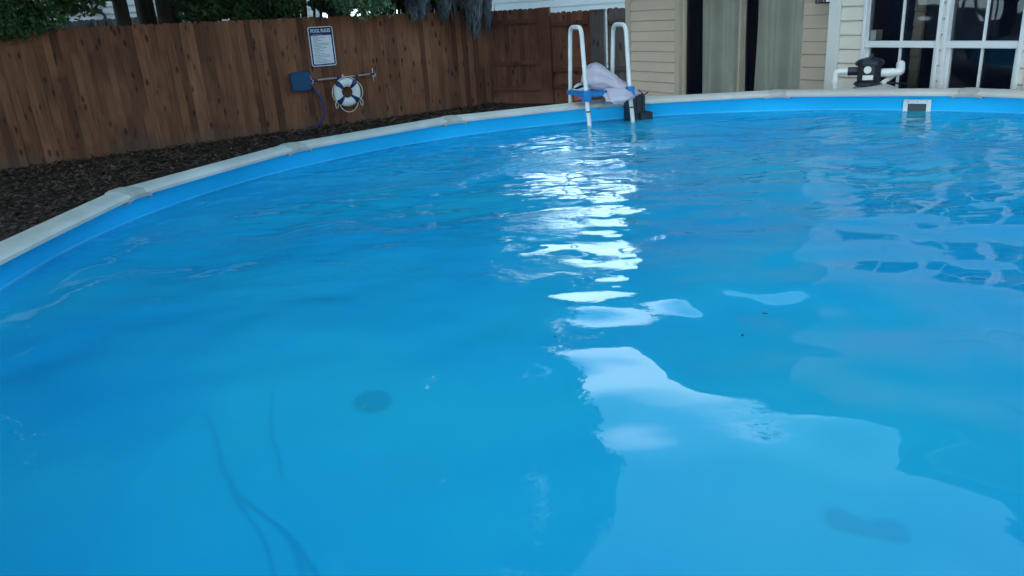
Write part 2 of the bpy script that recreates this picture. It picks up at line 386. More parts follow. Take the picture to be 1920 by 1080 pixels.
for k in range(90): mb.f.append((0, 1 + k, 1 + (k + 1) % 90))
for i in range(rings - 1):
    for k in range(90):
        a = 1 + i * 90; k2 = (k + 1) % 90; mb.f.append((a + k, a + 90 + k, a + 90 + k2, a + k2))
lf = mb.build('liner_floor', M['liner_floor'], pool, smooth=True)
mb = MB()
for z0, z1 in ((.0, RIM - .02),):
    n2 = 120
    for z in (z0, z1):
        for k in range(n2):
            a = 2 * math.pi * k / n2; mb.v.append(((R_POOL + .03) * math.cos(a), (R_POOL + .03) * math.sin(a), z))
    for k in range(n2): mb.f.append((k, (k + 1) % n2, n2 + (k + 1) % n2, n2 + k))
mb.build('outer_wall', M['outer_wall'], pool, smooth=True)
# rails and caps: polygon whose corners sit on the wall circle
def corner(k, r): a = PH - k * DT; return Vector((r * math.cos(a), r * math.sin(a), 0))
RS = [(-.026, -.026), (-.027, -.010), (-.018, .002), (.0, .010), (.05, .022), (.10, .020), (.135, .008), (.148, -.008), (.148, -.05)]   # (outward, up) profile
for k in range(NSEG):
    a0 = PH - k * DT; a1 = PH - (k + 1) * DT
    rings_ = []
    mb = MB(); steps = 8
    for j in range(steps + 1):
        t = j / steps
        for (o, h) in RS:
            A = Vector((math.cos(a0), math.sin(a0), 0)) * (R_POOL + o + .0); B = Vector((math.cos(a1), math.sin(a1), 0)) * (R_POOL + o)
            P = A.lerp(B, t)
            # rail follows the chord on the outside and bows a little with the wall on the inside
            bow = .014 * (4 * t * (1 - t)) * (1 if o < .02 else .3)
            P += P.normalized() * bow
            mb.v.append((P.x, P.y, RIM + h))
    n = len(RS)
    for j in range(steps):
        for i in range(n - 1): mb.f.append((j * n + i, j * n + i + 1, (j + 1) * n + i + 1, (j + 1) * n + i))
    mb.f.append(tuple(range(n))); mb.f.append(tuple(range(steps * n, (steps + 1) * n))[::-1])
    mb.build('top_rail', M['rail'], pool, smooth='auto')
def make_cap(k):
    mb = MB(); a = PH - k * DT; c = Vector((math.cos(a), math.sin(a), 0)); t = Vector((-c.y, c.x, 0)); base = c * R_POOL
    CS = [(-.030, -.030), (-.031, -.011), (-.020, .005), (.0, .016), (.06, .026), (.12, .023), (.152, .010), (.162, -.01), (.162, -.056)]
    stat = [(-.10, .0), (-.085, 1), (-.04, 1.12), (.04, 1.12), (.085, 1), (.10, .0)]
    for s_, sc_ in stat:
        bend = abs(s_) * math.tan(DT / 2)
        for o, h in CS:
            oo = o; hh = h
            wdt = 1.0
            if abs(s_) > .06: oo = .05 + (o - .05) * (.92 if sc_ else .90); hh = h - .006 if sc_ else h - .014
            if abs(s_) > .06 and o > .1: oo -= .02
            P = base + c * (oo - bend) + t * s_
            mb.v.append((P.x, P.y, RIM + hh))
    n = len(CS)
    for j in range(len(stat) - 1):
        for i in range(n - 1): mb.f.append((j * n + i, j * n + i + 1, (j + 1) * n + i + 1, (j + 1) * n + i))
    mb.f.append(tuple(range(n))); mb.f.append(tuple(range((len(stat) - 1) * n, len(stat) * n))[::-1])
    return mb.build('rail_cap', M['cap'], pool, smooth='auto')
for k in range(NSEG): make_cap(k)
for k in range(NSEG):
    a = PH - k * DT; c = Vector((math.cos(a), math.sin(a), 0)); t = Vector((-c.y, c.x, 0))
    R = Matrix((t, c, Vector((0, 0, 1)))).transposed().to_4x4(); R.translation = c * (R_POOL + .05)
    mb = MB(); mb.box(-.06, .06, 0, .10, .0, RIM - .03, R); mb.build('upright', M['rail'], pool, bevel=.02)
# wrinkles in the floor liner and a dark patch
def floor_line(px, wd, mt=M['wrinkle_and_reflection'], name='liner_wrinkle'):
    pts = [loc(pool, atz(x, y, .045)) for x, y in px]
    mb = MB(); mb.tube([p + Vector((0, 0, -.002 + .004 * (i % 2))) for i, p in enumerate(smooth_path(pts))], wd, 8)
    for i, v in enumerate(mb.v): mb.v[i] = (v[0], v[1], .045 + (v[2] - .045) * .4)
    return mb.build(name, mt, pool, smooth=True)
def smooth_path(pts, n=5):
    o = []
    for i in range(len(pts) - 1):
        p0 = pts[max(i - 1, 0)]; p1 = pts[i]; p2 = pts[i + 1]; p3 = pts[min(i + 2, len(pts) - 1)]
        for k in range(n):
            t = k / n
            o.append(.5 * ((2 * p1) + (p2 - p0) * t + (2 * p0 - 5 * p1 + 4 * p2 - p3) * t * t + (3 * p1 - p0 - 3 * p2 + p3) * t ** 3))
    o.append(pts[-1]); return o
floor_line([(432, 905), (455, 935), (500, 968), (548, 1010), (590, 1070), (620, 1120)], .009)
floor_line([(545, 1010), (560, 1050), (572, 1100)], .008)
floor_line([(432, 920), (460, 960), (495, 1010), (515, 1080)], .006)
floor_line([(515, 720), (510, 760), (508, 810), (522, 850), (528, 890)], .006)
floor_line([(385, 770), (410, 830), (412, 870), (440, 900)], .008)
def blob(px, name, mt, thick=.012):
    pts = [loc(pool, atz(x, y, .05)) for x, y in px]; pts = smooth_path(pts + [pts[0]], 4)[:-1]
    c = sum(pts, Vector()) / len(pts); mb = MB(); n = len(pts)
    for z, sc_ in ((.045, 1), (.045 + thick, .92)):
        for p in pts: q = c.lerp(p, sc_); mb.v.append((q.x, q.y, z))
    for k in range(n): mb.f.append((k, (k + 1) % n, n + (k + 1) % n, n + k))
    mb.f.append(tuple(range(n, 2 * n))); return mb.build(name, mt, pool, smooth='auto')
blob([(662, 755), (672, 742), (692, 735), (722, 737), (734, 745), (722, 762), (695, 768), (672, 763)], 'drain_patch', M['stain'], .02)
blob([(1545, 962), (1556, 952), (1580, 954), (1606, 968), (1630, 978), (1655, 972), (1684, 976), (1702, 992), (1708, 1010), (1690, 1016), (1655, 1008), (1622, 1000), (1590, 992), (1560, 982)], 'painted_reflection', M['wrinkle_and_reflection'], .004)  # dark reflection in the water, painted as a flat patch on the floor

# skimmer faceplate on the liner wall
P0 = None
for i in range(400):
    pass
def on_wall(x, y, r=R_POOL):    # pixel -> far side of the wall cylinder
    d = ray(x, y); dx, dy = d.x, d.y; ox, oy = -POOL[0], -POOL[1]
    a = dx * dx + dy * dy; b = 2 * (ox * dx + oy * dy); c = ox * ox + oy * oy - r * r
    t = (-b + math.sqrt(b * b - 4 * a * c)) / (2 * a); return CAM + d * t
Q0 = on_wall(1720, 200); sk_c = Vector((Q0.x - POOL[0], Q0.y - POOL[1], 0)).normalized(); sk_t = Vector((sk_c.y, -sk_c.x, 0))
RK = Matrix((sk_t, sk_c, Vector((0, 0, 1)))).transposed().to_4x4(); RK.translation = sk_c * (R_POOL - .012) + Vector((0, 0, RIM))
zt, zb = on_wall(1720, 186).z - RIM, -.255; hw = .5 * (on_wall(1746, 200) - on_wall(1694, 200)).length
ot, ob, ow = on_wall(1720, 194).z - RIM, -.205, .5 * (on_wall(1737, 200) - on_wall(1702, 200)).length
fp = MB(); fp.box(-hw, -ow, -.012, .01, zb, zt, RK).box(ow, hw, -.012, .01, zb, zt, RK).box(-ow, ow, -.012, .01, ot, zt, RK).box(-ow, ow, -.012, .01, zb, ob, RK)
fpo = fp.build('skimmer_faceplate', M['pvc'], pool, bevel=.003)
mb = MB(); mb.box(-ow - .003, ow + .003, -.002, .008, ob - .003, ot + .003, RK); mb.build('skimmer_weir', M['skim_dark'], fpo)
for sx in (-.8, 0, .8):
    mb = MB(); mb.lathe([(.005, 0), (.004, .003)], 10, RK @ Matrix.Translation((sx * (hw - .015), -.012, (zt + ot) / 2)) @ Matrix.Rotation(math.pi / 2, 4, 'X')); mb.build('screw', M['cap'], fpo)
for sx in (-1, 1):
    mb = MB(); mb.lathe([(.005, 0), (.004, .003)], 10, RK @ Matrix.Translation((sx * (hw + ow) / 2, -.012, (ot - .06))) @ Matrix.Rotation(math.pi / 2, 4, 'X')); mb.build('screw', M['cap'], fpo)

# ---------------------------------------------------------------- water surface
rng = np.random.RandomState(11)
NG = 340; lin = np.linspace(-R_POOL, R_POOL, NG)
X, Y = np.meshgrid(lin + POOL[0], lin + POOL[1])
def waves(X, Y):
    Z = np.zeros_like(X)
    for k in range(46):
        lam = 0.20 * (1.3 / .20) ** rng.rand(); th = (rng.rand() < .5) * np.pi + np.pi / 2 + rng.normal() * 1.0; ph = rng.rand() * 6.28
        kx, ky = 2 * np.pi / lam * np.cos(th), 2 * np.pi / lam * np.sin(th)
        Z += (.0105 * lam / (2 * np.pi)) * (lam / .6) ** .15 * np.sin(kx * X + ky * Y + ph)
    return Z
Z = waves(X, Y)
rng = np.random.RandomState(5)
for k in range(26):             # short ripples riding on the swell, out in the middle of the pool
    lam = .11 * (.24 / .11) ** rng.rand(); th = np.pi / 2 + rng.normal() * .6; ph = rng.rand() * 6.28
    Z += .0055 * lam / (2 * np.pi) * np.sin(2 * np.pi / lam * (np.cos(th) * X + np.sin(th) * Y) + ph) * np.clip((Y - 1.6) / 1.2, 0, 1)
fall = np.clip((Y + .2) / 2.6, .3, 1.0); Z *= fall * (1 + .6 * np.clip((X - 1.4) / 1.6, 0, 1) * np.clip((Y - 1.5) / 1.5, 0, 1))
rr = np.hypot(X - POOL[0], Y - POOL[1]); keep = rr < R_POOL + .03
edge = np.clip(R_POOL - rr, 0, 1); Z *= np.clip(edge / .15, 0.1, 1); Z += .006 * np.exp(-edge / .012)
scale = np.where(rr > R_POOL + .004, (R_POOL + .004) / np.maximum(rr, .01), 1)
X2 = POOL[0] + (X - POOL[0]) * scale; Y2 = POOL[1] + (Y - POOL[1]) * scale
idx = -np.ones(X.shape, int); sel = np.argwhere(keep); 
for n_, (j, i) in enumerate(sel): idx[j, i] = n_
V = [(X2[j, i], Y2[j, i], WATER + Z[j, i]) for j, i in sel]
Fc = []
for j in range(NG - 1):
    for i in range(NG - 1):
        q = (idx[j, i], idx[j, i + 1], idx[j + 1, i + 1], idx[j + 1, i])
        if min(q) >= 0: Fc.append(tuple(int(t) for t in q))
mb = MB(); mb.v = V; mb.f = Fc
tag(mb.build('water', M['water'], smooth=True), kind='structure')

# ================================================================ FENCES
def picket_fence(name, A, D, Nf, length, h0, h1, material, pw=.14, seed=1, depth=.02, posts=(), rails=None, slope_base=0, label='', cat='fence', ear=.03, group=None, gap=.004):
    """boards along D from A; Nf faces the pool. one mesh of boards; posts and rails are parts"""
    rnd = random.Random(seed); root = empty(name, A, math.atan2(D.y, D.x)); tag(root, label, cat, group)
    mb = MB(); x = 0
    while x < length:
        wv = pw * rnd.uniform(.93, 1.05); x1 = min(x + wv - rnd.uniform(.0, gap), length)
        h = h0 + (h1 - h0) * x / length + rnd.uniform(-.012, .012); dy = rnd.uniform(-.006, .006); tw = rnd.uniform(-.007, .007)
        y0, y1 = -depth / 2 + dy, depth / 2 + dy
        prof = [(x, -.03), (x1, -.03), (x1, h - ear), (x1 - .025, h), (x + .025, h), (x, h - ear)]
        o = len(mb.v); n = 6
        for (yy, sg) in ((y0, 1), (y1, 1)):
            for q, (px_, pz) in enumerate(prof): mb.v.append((px_, yy + (tw if px_ < x + .05 else -tw), pz))
        mb.f.append(tuple(o + i for i in range(n))); mb.f.append(tuple(o + n + i for i in range(n))[::-1])
        for i in range(n): mb.f.append((o + i, o + n + i, o + n + (i + 1) % n, o + (i + 1) % n))
        x += wv
    mb.build('boards', material, root)
    for px_, side, wd, hh in posts:
        m2 = MB(); m2.box(px_ - wd / 2, px_ + wd / 2, side * .02, side * (.02 + .09), 0, hh) if side > 0 else m2.box(px_ - wd / 2, px_ + wd / 2, -.11, -.02, 0, hh)
        m2.build('post', material, root, bevel=.004)
    for (z, a, b, side) in (rails or []):
        m2 = MB()
        if side > 0: m2.box(a, b, .016, .056, z - .045, z + .045)
        else: m2.box(a, b, -.056, -.016, z - .045, z + .045)
        m2.build('rail', material, root, bevel=.003)
    return root
L_side = (FB - FA).length + 9
A2 = FB - FD * L_side
hgt = lambda x, y: atplane(x, y, FA, FN).z
h_far, h_near = hgt(900, 19), hgt(100, 51)
s_far = L_side; h_at0 = h_near + (h_near - h_far) / ((FB - FA).length * .88) * 9
picket_fence('wooden_fence', A2, FD, FN, L_side + .06, h_at0, h_far, M['cedar'], seed=5, gap=.0004,
             posts=[(1.0 + 2.4 * i, 1, .1, 2.0) for i in range(8)], rails=[(z, 0.1, L_side - .1, 1) for z in (.4, 1.2, 1.95)],
             label='long brown cedar board fence behind the pool with sign and life ring on it')
# back fence: rails and posts on the pool side (local -Y = pool side when D runs left to right)
def gh(x, y): return atplane(x, y, FB, GN)
def gs(x): return (gh(x, 100) - FB).dot(GD)
s1, s2, s3, s4 = gs(1014), gs(1035), gs(1108), gs(1139)
ht = lambda x, y: gh(x, y).z
picket_fence('wooden_fence', FB + GD * .02, GD, GN, s1, ht(940, 18), ht(1010, 16), M['cedar_red'], seed=8, posts=[((s1 + s2) / 2, -1, s2 - s1 + .01, ht(1015, 14))],
             rails=[(ht(960, 41), .05, s1 - .004, -1), (ht(960, 118), .05, s1 - .004, -1), (.35, .05, s1 - .004, -1)],
             label='reddish fence panel with exposed rails between the long fence and the gate')
picket_fence('wooden_gate', FB + GD * s2, GD, GN, s3 - s2, ht(1060, 21), ht(1100, 19), M['cedar_red'], seed=9, posts=[],
             rails=[(ht(1060, 43), .03, s3 - s2 - .03, -1), (ht(1060, 130), .03, s3 - s2 - .03, -1), (.4, .03, s3 - s2 - .03, -1)],
             label='closed dark wooden gate of dog eared boards behind the pool ladder', cat='gate')
mb = MB(); o = empty('gate_post', FB + GD * (s3 + .12) , GROT); tag(o, 'dark weathered wide post board beside the wooden gate with a light gap next to it', 'post')
mb.box(-.10, s4 - s3 - .17, -.05, .05, 0, ht(1120, 22)); mb.build('post_body', M['cedar_old'], o, bevel=.006)
mb = MB(); mb.box(-.11, s4 - s3 - .16, -.06, .06, ht(1120, 22) + .001, ht(1120, 20) + .03); mb.build('post_top', M['cedar_old'], o, bevel=.01)
picket_fence('wooden_fence', FB + GD * (s4 + .02), GD, GN, 1.8, ht(1150, 15), ht(1172, 13), M['cedar_old'], seed=12, posts=[],
             rails=[(ht(1150, 40), .02, 1.7, -1), (ht(1150, 128), .02, 1.7, -1)],
             label='dark weathered fence piece between the gate and the tan house corner')

# ================================================================ THINGS ON THE FENCE
def fp_(x, y, off=.03): return atplane(x, y, FA + FN * off, FN)
def on_fence(name, x, y, off=.03):
    P = fp_(x, y, off); o = empty(name, P, FROT); return o
# local axes: X along fence, -Y toward pool, Z up
sg = on_fence('pool_rules_sign', 604, 87, .035)
tag(sg, 'blue and white metal sign reading POOL RULES on the fence', 'sign')
c = [loc(sg, fp_(x, y, .035)) for x, y in ((578, 52), (625, 48), (632, 122), (587, 126))]
sw = ((c[1] - c[0]).length + (c[2] - c[3]).length) / 2; sh = ((c[3] - c[0]).length + (c[2] - c[1]).length) / 2
tilt = math.atan2(c[0].x - c[3].x, c[0].z - c[3].z) * .5
RT = Matrix.Rotation(tilt, 4, 'Y')
def rrect(w_, h_, r, y0, y1, M_=RT, cx=0, cz=0):
    pts = []
    for (sx, sz, a0) in ((1, 1, 0), (-1, 1, 90), (-1, -1, 180), (1, -1, 270)):
        for k in range(6):
            a = math.radians(a0 + 18 * k); pts.append((cx + sx * (w_ / 2 - r) + r * math.cos(a), cz + sz * (h_ / 2 - r) + r * math.sin(a)))
    mb = MB(); n = len(pts)
    for y in (y0, y1):
        for p in pts: mb.v.append(tuple(M_ @ Vector((p[0], y, p[1]))))
    mb.f = [tuple(range(n)), tuple(range(n, 2 * n))[::-1]] + [(i, n + i, n + (i + 1) % n, (i + 1) % n) for i in range(n)]
    return mb
rrect(sw, sh, .045, -.004, .004).build('sign_plate', M['sign_white'], sg)
rrect(sw - .035, sh - .035, .035, -.0065, -.0045).build('sign_border', M['navy'], sg)
bodyh = sh * .78
rrect(sw - .10, bodyh - .05, .01, -.009, -.007, cz=-sh * .075 - .005).build('sign_face', M['sign_white'], sg)
def text(name, s, size, M_, mt, parent, sx=1):
    cu = bpy.data.curves.new(name, 'FONT'); cu.body = s; cu.size = size; cu.align_x = 'CENTER'; cu.align_y = 'CENTER'; cu.extrude = .001; cu.offset = size * .03
    o = bpy.data.objects.new(name, cu); sc.collection.objects.link(o)
    dg = bpy.context.evaluated_depsgraph_get(); me = bpy.data.meshes.new_from_object(o.evaluated_get(dg))
    me.transform(M_ @ Matrix.Scale(sx, 4, (1, 0, 0))); bpy.data.objects.remove(o)
    o = bpy.data.objects.new(name, me); me.materials.clear(); me.materials.append(mt); sc.collection.objects.link(o); o.parent = parent; return o
text('sign_heading', 'POOL RULES', sh * .118, RT @ Matrix.Translation((0, -.0115, sh * .392)) @ Matrix.Rotation(math.pi / 2, 4, 'X'), M['sign_white'], sg, .80)
mb = MB(); rnd = random.Random(4); z = sh * .29
while z > -sh * .42:
    x0 = -sw * .36; wv = rnd.uniform(.35, .7) * sw
    mb.box(x0, x0 + wv, -.0105, -.0095, z, z + .012, RT); z -= .030
    if rnd.random() < .5: mb.box(x0 + .02, x0 + wv * .5, -.0105, -.0095, z, z + .012, RT); z -= .030
mb.build('small_print', M['sign_grey'], sg)

# life ring
lr = on_fence('life_ring', 651, 173, .09); tag(lr, 'white ring lifebuoy with four navy bands hanging on the fence', 'life ring')
rad = (fp_(651, 146, .09) - fp_(651, 200, .09)).length / 2; r_in = .095; Rm = rad - r_in
def torus(a0, a1, R_, r_, n=40, m_=14, flat=.62):
    mb = MB(); full = abs(a1 - a0) > 6.2; k = n if full else n
    for i in range(n + (0 if full else 1)):
        a = a0 + (a1 - a0) * i / n
        for j in range(m_):
            b = 2 * math.pi * j / m_; rr_ = R_ + r_ * math.cos(b); mb.v.append((rr_ * math.cos(a), r_ * flat * math.sin(b), rr_ * math.sin(a)))
    rows = n if full else n
    for i in range(rows):
        i2 = (i + 1) % n if full else i + 1
        for j in range(m_): j2 = (j + 1) % m_; mb.f.append((i * m_ + j, i2 * m_ + j, i2 * m_ + j2, i * m_ + j2))
    return mb
torus(0, 2 * math.pi, Rm, r_in, 56).build('ring_body', M['ring_white'], lr, smooth=True)
for a in (48, 135, 222, 318):
    a = math.radians(a); torus(a - .2, a + .2, Rm, r_in + .006, 8).build('band', M['navy'], lr, smooth=True)
# rope loops strung between the bands
def sag(a0, a1, out_, nn=14):
    o = []
    for i in range(nn + 1):
        t = i / nn; a = math.radians(a0 + (a1 - a0) * t); r_ = rad + .012 + out_ * math.sin(math.pi * t); o.append((r_ * math.cos(a), -.03, r_ * math.sin(a)))
    return o
for a0, a1, ou in ((228, 312, .10), (322, 402, .03), (142, 218, .03), (52, 128, .015)):
    mb = MB(); mb.tube(sag(a0, a1, ou), .009, 6); mb.build('grab_rope', M['rope'], lr, smooth=True)
for sx in (-1, 1):
    mb = MB(); mb.tube([(sx * (rad - .05), -.04, -.12), (sx * (rad + .01), -.05, -.22), (sx * (rad - .0), -.05, -.31), (sx * (rad - .04), -.05, -.3), (sx * (rad - .06), -.05, -.2)], .010, 6); mb.build('rope_loop', M['rope'], lr, smooth=True)

# telescopic pole with a blue net head, resting on three hooks
Pa, Pb = fp_(578, 152, .10), fp_(702, 138, .10)
pole = empty('pool_net', Pa, FROT); tag(pole, 'blue skimmer net on a long pale pole lying across the fence hooks', 'pool net')
a = loc(pole, Pa); b = loc(pole, Pb)
mb = MB(); mb.tube([a.lerp(b, t) for t in (0, .45)], .019, 10); mb.tube([a.lerp(b, t) for t in (.45, .97)], .015, 10); mb.build('pole', M['galv'], pole, smooth='auto')
for t0, t1 in ((0, .13), (.42, .5), (.70, .735), (.93, 1.0)):
    mb = MB(); mb.tube([a.lerp(b, t0), a.lerp(b, t1)], .024, 10); mb.build('grip', M['navy'], pole, smooth='auto')
nc = loc(pole, fp_(564, 153, .10)); nw_ = (fp_(545, 153) - fp_(583, 153)).length; nh_ = (fp_(564, 134) - fp_(564, 171)).length
rr_ = rrect(nw_, nh_, .09, nc.y - .02, nc.y + .03, Matrix.Identity(4), nc.x, nc.z); fr_ = rr_.build('net_frame', M['navy'], pole)
rrect(nw_ - .04, nh_ - .04, .08, nc.y - .03, nc.y - .021, Matrix.Identity(4), nc.x, nc.z).build('net_mesh', M['blue_net'], pole, bevel=.01)
for i, (hx, hy, L_) in enumerate(((583, 152, .12), (643, 145, .06), (699, 140, .14))):
    hk = on_fence('wall_hook', hx, hy, .035)
    tag(hk, ('white hook on the fence beside the blue net head', 'white hook above the life ring', 'white hook at the tip of the net pole')[i], 'hook', 'hooks holding the net pole on the fence')
    mb = MB(); mb.tube([(0, 0, L_), (0, -.02, .02), (.004, -.06, -.04), (.006, -.12, -.035), (.006, -.13, .03)], .009, 8); mb.tube([(0, .0, .02), (.01, 0, -L_)], .009, 8)
    mb.build('hook_arm', M['white_paint'], hk, smooth=True)
    mb = MB(); mb.box(-.02, .02, .0, .012, -.03, .05); mb.build('plate', M['white_paint'], hk)
hs = on_fence('vacuum_hose', 585, 160, .06); tag(hs, 'thin blue hose hanging down the fence below the net pole', 'hose')
pts = [loc(hs, fp_(x, y, o_)) for x, y, o_ in ((584, 160, .06), (592, 172, .05), (602, 185, .06), (606, 200, .07), (608, 215, .08), (602, 228, .09), (592, 238, .12), (580, 244, .2), (566, 247, .3), (552, 250, .45))]
mb = MB(); mb.tube(smooth_path(pts, 6), .024, 8); mb.build('hose_tube', M['hose'], hs, smooth=True)

# ================================================================ HOUSE
TH = math.radians(-62); HU = Vector((math.cos(TH), math.sin(TH), 0)); HN = Vector((-HU.y, HU.x, 0))
PD, BD = 6.53, 0.96            # front wall distance, recess depth
house = empty('house', HN * PD, TH); tag(house, 'two tone sided house with large white windows beyond the pool', 'house')
def hl(x, y, d=0.0):           # pixel -> house coordinates on the plane d behind the front wall
    P = atplane(x, y, HN * (PD + d), HN); return loc(house, P)
U_C = hl(1556, 100).x          # outer corner of the front part
U_L = hl(1176, 100, BD).x      # left end of the recessed wall
EAVE = 4.5
def siding(name, u0, u1, y, z0, z1, mt, holes=(), lap=.128, parent=house, side=None, off=0):
    """real lapped boards, cut around the openings (u0,u1,z0,z1)"""
    mb = MB(); z = z0
    while z < z1 - .01:
        zz = min(z + lap, z1); cuts = [u0, u1]
        segs = [(u0, u1)]
        for (a, b, c, d) in holes:
            if c < (z + zz) / 2 < d:
                ns = []
                for s, e in segs:
                    if b <= s or a >= e: ns.append((s, e)); continue
                    if a > s: ns.append((s, a))
                    if b < e: ns.append((b, e))
                segs = ns
        for s, e in segs:
            zg = zz - .009          # narrow dark joint under the lip of the next board
            vs = [(s, y - .018, z), (e, y - .018, z), (e, y - .006, zg), (s, y - .006, zg), (e, y + .014, zg + .002), (s, y + .014, zg + .002), (e, y + .014, zz), (s, y + .014, zz),
                  (s, y + .02, z), (e, y + .02, z), (e, y + .02, zz), (s, y + .02, zz), (s, y + .014, z), (e, y + .014, z)]
            if side: vs = [side(v) for v in vs]
            mb.add(vs, [(0, 1, 2, 3), (3, 2, 4, 5), (5, 4, 6, 7), (0, 12, 13, 1), (11, 10, 9, 8), (0, 3, 5, 12), (1, 13, 4, 2)])
        z = zz
    return mb.build(name, mt, parent)
# front wall windows
mz = hl(1700, 83).z            # height of the meeting rail
W1 = (hl(1618, 83).x, hl(1764, 83).x); W2 = (hl(1770, 83).x, hl(1921, 83).x)
WZ0, WZ1 = mz - .86, mz + .86
wins = [(W1[0], W1[1]), (W2[0], W2[1]), (W2[1] + .05, W2[1] + .05 + (W2[1] - W2[0])), (W2[1] + 2.2, W2[1] + 3.1)]
holes = [(a, b, WZ0, WZ1) for a, b in wins]
siding('siding', U_C + .11, 9, 0, .3, EAVE, M['siding'], holes)
mb = MB(); mb.box(U_C, 9, -.03, .1, 0, .295); mb.build('foundation', M['tank'], house)
mb = MB(); mb.box(U_C - .001, U_C + .105, -.028, .02, .297, EAVE).box(U_C - .02, U_C - .001, -.028, .09, .297, EAVE); mb.build('corner_board', M['trim'], house)
# side return of the front part
siding('side_siding', 0, BD - .09, 0, .3, EAVE, M['siding'], side=lambda v: (U_C + v[1], BD - v[0], v[2]))
def window(a, b, z0, z1, y=0, muntin_u=.5, rows=2):
    fr = MB(); t = .032; zc = (z0 + z1) / 2
    fr.box(a, a + t, y - .03, y + .07, z0, z1).box(b - t, b, y - .03, y + .07, z0, z1)
    fr.box(a + t, b - t, y - .03, y + .07, z1 - t, z1).box(a + t, b - t, y - .04, y + .07, z0, z0 + t)
    f = fr.build('window', M['vinyl'], house, bevel=.004)
    mb = MB(); mb.box(a + t, b - t, y - .018, y + .045, zc - .028, zc + .028).box(a + t, a + t + .03, y, y + .045, z0 + t, zc - .028).box(b - t - .03, b - t, y, y + .045, z0 + t, zc - .028)
    mb.build('meeting_rail', M['vinyl'], f, bevel=.004)
    mb = MB(); um = a + (b - a) * muntin_u; w_ = .009
    mb.box(um - w_, um + w_, y + .004, y + .022, z0 + t, zc - .028).box(um - w_, um + w_, y + .004, y + .022, zc + .028, z1 - t)
    for (p, q) in ((z0 + t, zc - .028), (zc + .028, z1 - t)):
        zz = (p + q) / 2
        mb.box(a + t, um - w_, y + .004, y + .022, zz - w_, zz + w_).box(um + w_, b - t, y + .004, y + .022, zz - w_, zz + w_)
    mb.build('muntin', M['vinyl'], f)
    mb = MB(); mb.quad((a + t - .002, y + .03, z0 + t), (b - t + .002, y + .03, z0 + t), (b - t + .002, y + .03, z1 - t), (a + t - .002, y + .03, z1 - t)); mb.build('pane', M['glass'], f)
    mb = MB(); mb.box(a - .03, b + .03, y - .065, y - .031, z0 - .035, z0 + .012); mb.build('sill', M['trim'], f, bevel=.004)
for a, b in wins: window(a, b, WZ0, WZ1)
# interior
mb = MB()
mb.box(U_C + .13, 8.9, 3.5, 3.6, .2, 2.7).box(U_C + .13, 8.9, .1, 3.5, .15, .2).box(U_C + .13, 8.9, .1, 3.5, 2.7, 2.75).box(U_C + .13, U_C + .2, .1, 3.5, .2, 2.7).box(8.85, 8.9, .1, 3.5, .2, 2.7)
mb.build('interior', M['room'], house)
# recessed wall with the sliding door
D0, D1 = hl(1276, 90, BD).x, hl(1502, 90, BD).x; DZ = 2.35
siding('recess_siding', U_L + .11, U_C + .3, BD, .3, EAVE, M['tan_siding'], [(D0 - .1, D1 + .02, 0, DZ + .1)], lap=.142)
mb = MB(); mb.box(U_L, U_L + .105, BD - .025, BD + .02, .2, EAVE); mb.build('corner_board', M['trim_tan'], house)
mb = MB(); mb.box(D0 - .095, D0, BD - .028, BD + .09, .1, DZ + .095).box(D0, D1 + .015, BD - .028, BD + .09, DZ, DZ + .095); mb.build('door_trim', M['trim_tan'], house, bevel=.003)
# left gable wall going back
siding('gable_siding', 0, 6.5, 0, .3, EAVE, M['tan_siding'], lap=.142, side=lambda v: (U_L + v[1], BD + 6.5 - v[0], v[2]))
door = MB(); u1, u2, u3, u4 = D0, hl(1300, 90, BD).x, hl(1386, 90, BD).x, hl(1414, 90, BD).x
yd = BD + .03
dr = MB(); dr.box(D0 + .002, D0 + .04, yd, yd + .05, .1, DZ - .002).box(u3 - .03, u3, yd - .02, yd + .03, .1, DZ - .002).box(D0 + .04, D1, yd, yd + .05, DZ - .06, DZ - .003).box(D0 + .04, D1, yd, yd + .05, .1, .17)
do = dr.build('sliding_door', M['trim_tan'], house, bevel=.003)
mb = MB(); mb.quad((D0 + .04, yd + .037, .17), (D1, yd + .037, .17), (D1, yd + .037, DZ - .06), (D0 + .04, yd + .037, DZ - .06)); mb.build('pane', M['glass'], do)
def curtain(a, b, y, amp, seed, z0=.15, z1=DZ - .05, tilt_l=0, tilt_r=0):
    rnd = random.Random(seed); mb = MB(); n = 90; ph = rnd.random() * 6; nz_ = 16
    for j in range(nz_ + 1):
        t = j / nz_; z = z0 + (z1 - z0) * t; aa = a + tilt_l * (t); bb = b + tilt_r * (t)
        for i in range(n + 1):
            s = i / n; u = aa + (bb - aa) * s
            d = amp * (math.sin(s * 15 + ph) + .5 * math.sin(s * 27 + ph * 2 + t * 1.1) + .4 * noise.noise(Vector((s * 6, t * 2, seed))))
            mb.v.append((u, y + d, z))
    mb.f = [(j * (n + 1) + i, j * (n + 1) + i + 1, (j + 1) * (n + 1) + i + 1, (j + 1) * (n + 1) + i) for j in range(nz_) for i in range(n)]
    return mb.build('curtain', M['curtain'], do, smooth=True)
curtain(u2 - .09, u3 - .05, yd + .16, .055, 1)
curtain(u4 - .11, D1 + .05, yd + .16, .055, 2)
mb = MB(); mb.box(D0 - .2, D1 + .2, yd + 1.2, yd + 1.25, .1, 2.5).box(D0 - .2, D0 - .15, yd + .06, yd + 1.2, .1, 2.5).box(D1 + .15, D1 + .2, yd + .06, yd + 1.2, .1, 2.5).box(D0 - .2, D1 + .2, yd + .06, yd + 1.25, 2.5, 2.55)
mb.build('interior', M['room'], house)
